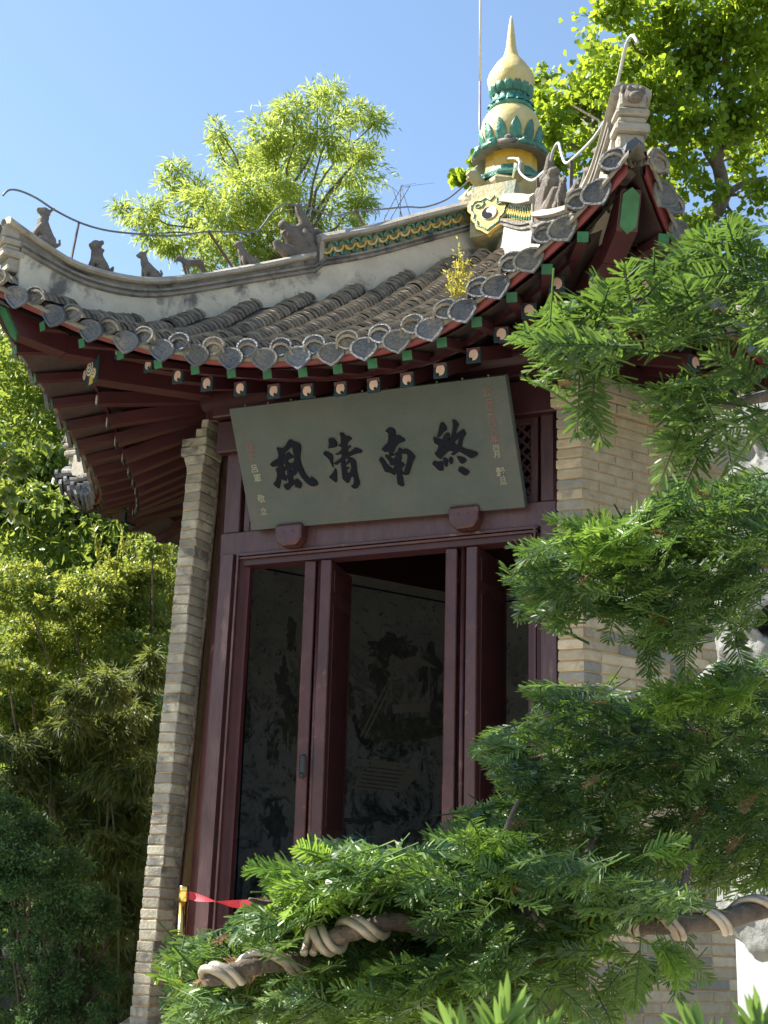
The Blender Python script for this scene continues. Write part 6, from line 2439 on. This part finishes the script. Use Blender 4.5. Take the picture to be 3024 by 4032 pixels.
for p in ([(1900, 3640, 2.95), (1960, 3450, 3.0), (1990, 3280, 3.0), (2040, 3150, 3.05)], [(2250, 3625, 2.95), (2300, 3400, 3.1), (2380, 3200, 3.3), (2420, 3050, 3.4)], [(1560, 3640, 2.9), (1500, 3520, 2.95), (1400, 3420, 3.0), (1250, 3350, 3.05)],
          [(2650, 3640, 3.0), (2700, 3450, 3.1), (2760, 3250, 3.2)], [(1290, 3790, 2.9), (1500, 3770, 2.9), (1700, 3740, 2.9), (1850, 3660, 2.92)], [(1400, 3670, 2.88), (1250, 3560, 2.85), (1080, 3560, 2.82), (980, 3540, 2.8)]):
    branch('branchlet', p, [.011, .008, .006, .003], 7)
# broken stubs with dry bark tufts
for (px, py, dd) in ((1560, 3560, 2.82), (2060, 3590, 2.86), (1530, 3770, 2.8), (1870, 3430, 2.9), (2030, 3380, 2.9)):
    b = MB()
    for i in range(14):
        p = at(px + random.uniform(-25, 25), py + random.uniform(-25, 25), dd)
        b.tube([p, p + Vector((random.uniform(-.03, .03), random.uniform(-.03, .03), random.uniform(-.03, .03)))], [.0035, .001], 5)
    b.build('dry_stub', M['barkred'], yew)

L1P = [(1980, 1330), (2100, 1260), (2250, 1180), (2420, 1120), (2560, 1060), (2700, 990), (2800, 930), (3060, 880), (3060, 1330), (2900, 1330), (2700, 1330), (2600, 1300), (2480, 1400), (2380, 1490), (2250, 1470), (2120, 1420), (2140, 1390)]
L1B = [(2540, 1560), (2650, 1500), (2800, 1450), (3060, 1360), (3060, 1790), (2950, 1790), (2850, 1750), (2760, 1800), (2640, 1770), (2560, 1740), (2680, 1650)]
L2P = [(1985, 2240), (2060, 2150), (2220, 2120), (2300, 2050), (2440, 2040), (2560, 2000), (2620, 1930), (2760, 1900), (2900, 1870), (3060, 1900), (3060, 2200), (2980, 2280), (2940, 2420), (2880, 2500), (2800, 2440), (2700, 2540), (2640, 2560), (2500, 2540), (2450, 2470), (2380, 2400), (2300, 2430), (2200, 2450), (2150, 2410), (2040, 2390), (2060, 2330), (2130, 2280)]
L3P = [(1870, 2900), (1960, 2880), (2100, 2900), (2160, 2850), (2080, 2680), (2150, 2690), (2300, 2710), (2420, 2730), (2500, 2800), (2600, 2750), (2740, 2710), (2800, 2650), (2760, 2630), (2900, 2610), (3060, 2570), (3060, 3540), (2700, 3450), (2400, 3450), (2200, 3450), (1850, 3420), (1820, 3250), (1850, 3180), (1960, 3160), (1990, 3080), (1960, 3020), (1900, 2970)]
L4P = [(650, 3760), (720, 3710), (800, 3730), (1000, 3600), (1060, 3530), (1110, 3520), (1180, 3500), (1070, 3450), (1140, 3410), (1320, 3420), (1200, 3310), (1250, 3310), (1450, 3350), (1600, 3390), (1800, 3270), (1900, 3260), (2100, 3350), (2500, 3480), (2700, 3500), (2740, 3560), (2600, 3580), (2450, 3640), (2260, 3720), (2150, 3830), (2050, 4060), (640, 4060), (690, 3950), (720, 3850)]
DR = [(2100, 3700), (2350, 3700), (2560, 3700), (2700, 3680), (2740, 3740), (2600, 3780), (2500, 3780), (2420, 3930), (2380, 3950), (2330, 3860), (2260, 3900), (2160, 3990), (2090, 3960)]
RIMS = []
spray_mass('foliage', 'uppermost soft-focus layer of yew foliage', yew, fill(L1P, 150, 2.4, .18, (1.0, 1.35), -1, 1) + fill(L1B, 45, 2.42, .15, (1.0, 1.3), -1, 2) + rim([(1990, 1330), (2010, 1300), (2120, 1260), (2060, 1450), (2300, 1520), (2450, 1150), (2560, 1560), (2580, 1740), (2700, 1500)], 22, 2.4, .1, -1.0, seed=3), M['yew'], 31)
spray_mass('foliage', 'second layer of yew foliage', yew, fill(L2P, 640, 3.1, .30, (.85, 1.2), -1, 4) + rim([(1985, 2240), (2040, 2330), (2030, 2150), (2230, 2110), (2450, 2030), (2600, 1930), (2060, 2400), (2170, 2450)], 50, 3.1, .15, -1.0, seed=5), M['yew'], 32)
spray_mass('foliage', 'deep middle layer of yew foliage', yew, fill(L3P, 1250, 3.55, .40, (.9, 1.25), -1, 6) + rim([(1870, 2890), (2000, 2880), (2070, 2680), (2200, 2700), (2480, 2780), (2620, 2740), (2800, 2650), (3000, 2600)], 60, 3.5, .2, -.8, seed=7) + rim([(1820, 3250), (1840, 3180), (1960, 3150), (1960, 3020), (1870, 2900)], 40, 3.4, .2, -1, seed=8), M['yew'], 33)
spray_mass('foliage', 'lowest front layer of yew foliage', yew, fill(L4P, 2200, 3.05, .30, (.85, 1.2), -1, 9) + clear(fill(L4P, 420, 2.62, .10, (.85, 1.15), -1, 19)) + rim([(650, 3760), (740, 3700), (1040, 3560), (1080, 3510), (1180, 3490), (1080, 3450), (1150, 3400), (1210, 3300), (1450, 3350), (1620, 3390), (1830, 3260)], 80, 2.9, .2, -.9, seed=10), M['yew'], 34)
# drooping sprays under the wired branch
hang = []
r_ = np.random.default_rng(55)
for q in fill(DR, 42, 3.0, .22, (.9, 1.2), -.3, 12):
    P, D, U, s = q
    hang.append((P, HR * r_.normal(-.1, .5) + HF * r_.normal(0, .3) - ZV * 1.0, -HF + RTv * r_.normal(0, .4), s))
for poly, n, dep in (((1200, 2400), 0, 0),): pass
for (x, y, dep) in ((2520, 2480, 3.1), (2560, 2530, 3.1), (2600, 2450, 3.1), (2690, 2490, 3.1), (2740, 2420, 3.1), (2880, 2480, 3.1), (2930, 2420, 3.1), (2420, 2400, 3.1), (2310, 1530, 2.4), (2280, 1490, 2.4), (2340, 1480, 2.4), (2780, 1740, 2.4), (2860, 1720, 2.4), (2680, 1690, 2.4)):
    hang.append((np.array(at(x, y, dep)), -ZV + HR * r_.normal(0, .35), -HF + RTv * r_.normal(0, .3), 1.15))
spray_mass('foliage', 'sprays hanging below the yew branches', yew, hang, M['yew'], 35)
# bright new tips, and sunlit sprays whose colour carries the sunlight
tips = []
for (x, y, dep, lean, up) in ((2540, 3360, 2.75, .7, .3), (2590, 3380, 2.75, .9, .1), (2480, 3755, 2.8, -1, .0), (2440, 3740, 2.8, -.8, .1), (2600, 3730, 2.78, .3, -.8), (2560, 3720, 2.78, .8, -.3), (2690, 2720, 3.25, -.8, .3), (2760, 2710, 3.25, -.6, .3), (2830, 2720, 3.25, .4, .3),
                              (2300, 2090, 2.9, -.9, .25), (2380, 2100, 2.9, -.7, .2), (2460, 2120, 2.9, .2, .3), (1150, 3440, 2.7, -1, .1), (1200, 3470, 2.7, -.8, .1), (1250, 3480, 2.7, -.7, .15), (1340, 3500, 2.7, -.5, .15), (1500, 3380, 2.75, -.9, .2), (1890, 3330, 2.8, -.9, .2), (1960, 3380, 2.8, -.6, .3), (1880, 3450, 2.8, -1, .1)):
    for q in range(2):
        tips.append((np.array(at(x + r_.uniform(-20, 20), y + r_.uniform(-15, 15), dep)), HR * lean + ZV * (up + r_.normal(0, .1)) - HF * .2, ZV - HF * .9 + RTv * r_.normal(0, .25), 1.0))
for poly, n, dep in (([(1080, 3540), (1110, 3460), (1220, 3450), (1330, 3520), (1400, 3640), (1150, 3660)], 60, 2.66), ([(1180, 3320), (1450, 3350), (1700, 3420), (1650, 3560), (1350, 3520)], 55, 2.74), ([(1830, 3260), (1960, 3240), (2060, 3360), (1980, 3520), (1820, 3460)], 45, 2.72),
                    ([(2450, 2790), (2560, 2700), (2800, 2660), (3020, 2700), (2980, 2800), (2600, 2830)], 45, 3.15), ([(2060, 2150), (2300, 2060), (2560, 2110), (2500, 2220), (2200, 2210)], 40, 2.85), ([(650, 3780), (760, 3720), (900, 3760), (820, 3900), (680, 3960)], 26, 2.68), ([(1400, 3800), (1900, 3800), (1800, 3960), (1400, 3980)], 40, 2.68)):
    tips += clear(fill(poly, n, dep, .10, (.8, 1.1), -1, int(dep * 1000) + n, ), m=20)  # extra pale shoots over the clumps meant to look sunlit
spray_mass('sunlit_tips', 'yellow green tips and sunlit sprays of the yew, sunlight put into their colour', yew, tips, M['yewlit'], 36)

dead = fill(L4P, 16, 2.72, .12, (.5, .8), -1, 71) + fill(L3P, 14, 3.2, .15, (.5, .8), -1, 72) + fill(L2P, 8, 2.9, .1, (.5, .8), -1, 73)
spray_mass('dead_sprays', 'dry brown sprays caught in the yew', yew, dead, M['deadneedle'], 74)

# ---- broad-needled sprigs close to the lens at the bottom edge
def sprig(label, stems, dep, nl, group):
    th = thing('broad_needle_sprig', at(stems[0][0][0], stems[0][0][1] + 300, dep), label, 'sprig', group)
    for st in stems:
        w = [at(x, y, dep) for x, y in st]
        b = MB()
        b.tube([at(st[0][0], st[0][1] + 500, dep)] + w, [.004] + [.003] * (len(w) - 1) + [.0012], 6)
        b.build('stem', M['cull'], th, True)
        P, D, U = [], [], []
        tot = 15
        for i in range(tot):
            f = i / (tot - 1)
            k = min(int(f * (len(w) - 1)), len(w) - 2)
            t = f * (len(w) - 1) - k
            c = w[k].lerp(w[k + 1], t)
            ax = (w[k + 1] - w[k]).normalized()
            for s in (-1, 1):
                P.append(tuple(c))
                D.append(tuple(np.array(RT) * s * (1 - .65 * f) + np.array(ax) * (.45 + .9 * f) + np.array(FW) * random.uniform(-.5, .3)))
                U.append(tuple(-np.array(FW) + np.array(UP) * .6 + RNG.normal(0, .3, 3)))
        n = len(P)
        TPL = ([(0, .0, 0), (.25, .5, .02), (.7, .45, -.03), (1, 0, -.1), (.7, -.45, -.03), (.25, -.5, .02), (.5, 0, -.01)], [(0, 6, 1), (1, 6, 2), (2, 6, 3), (3, 6, 4), (4, 6, 5), (5, 6, 0)])
        for i in range(n):
            L = nl * random.uniform(.8, 1.1)
            leaves('needle', TPL, np.array([P[i]]), np.array([D[i]]), np.array([U[i]]), [L], [L * .15], M['sprig'], np.array([random.random()]), th, None)


SPG = 'blurred sprigs at the bottom edge of the picture'
sprig('blurred bright green broad needled sprig at the bottom centre', [[(1960, 4260), (1965, 4150), (1970, 4080), (1990, 4020)], [(1850, 4250), (1830, 4150), (1780, 4080)], [(2050, 4250), (2090, 4180), (2140, 4120)]], 1.15, .036, SPG)
sprig('blurred broad needled sprig at the bottom right corner', [[(3010, 4260), (3000, 4160), (2995, 4090), (3000, 4040)], [(2840, 4250), (2790, 4150), (2740, 4090)]], 1.2, .038, SPG)
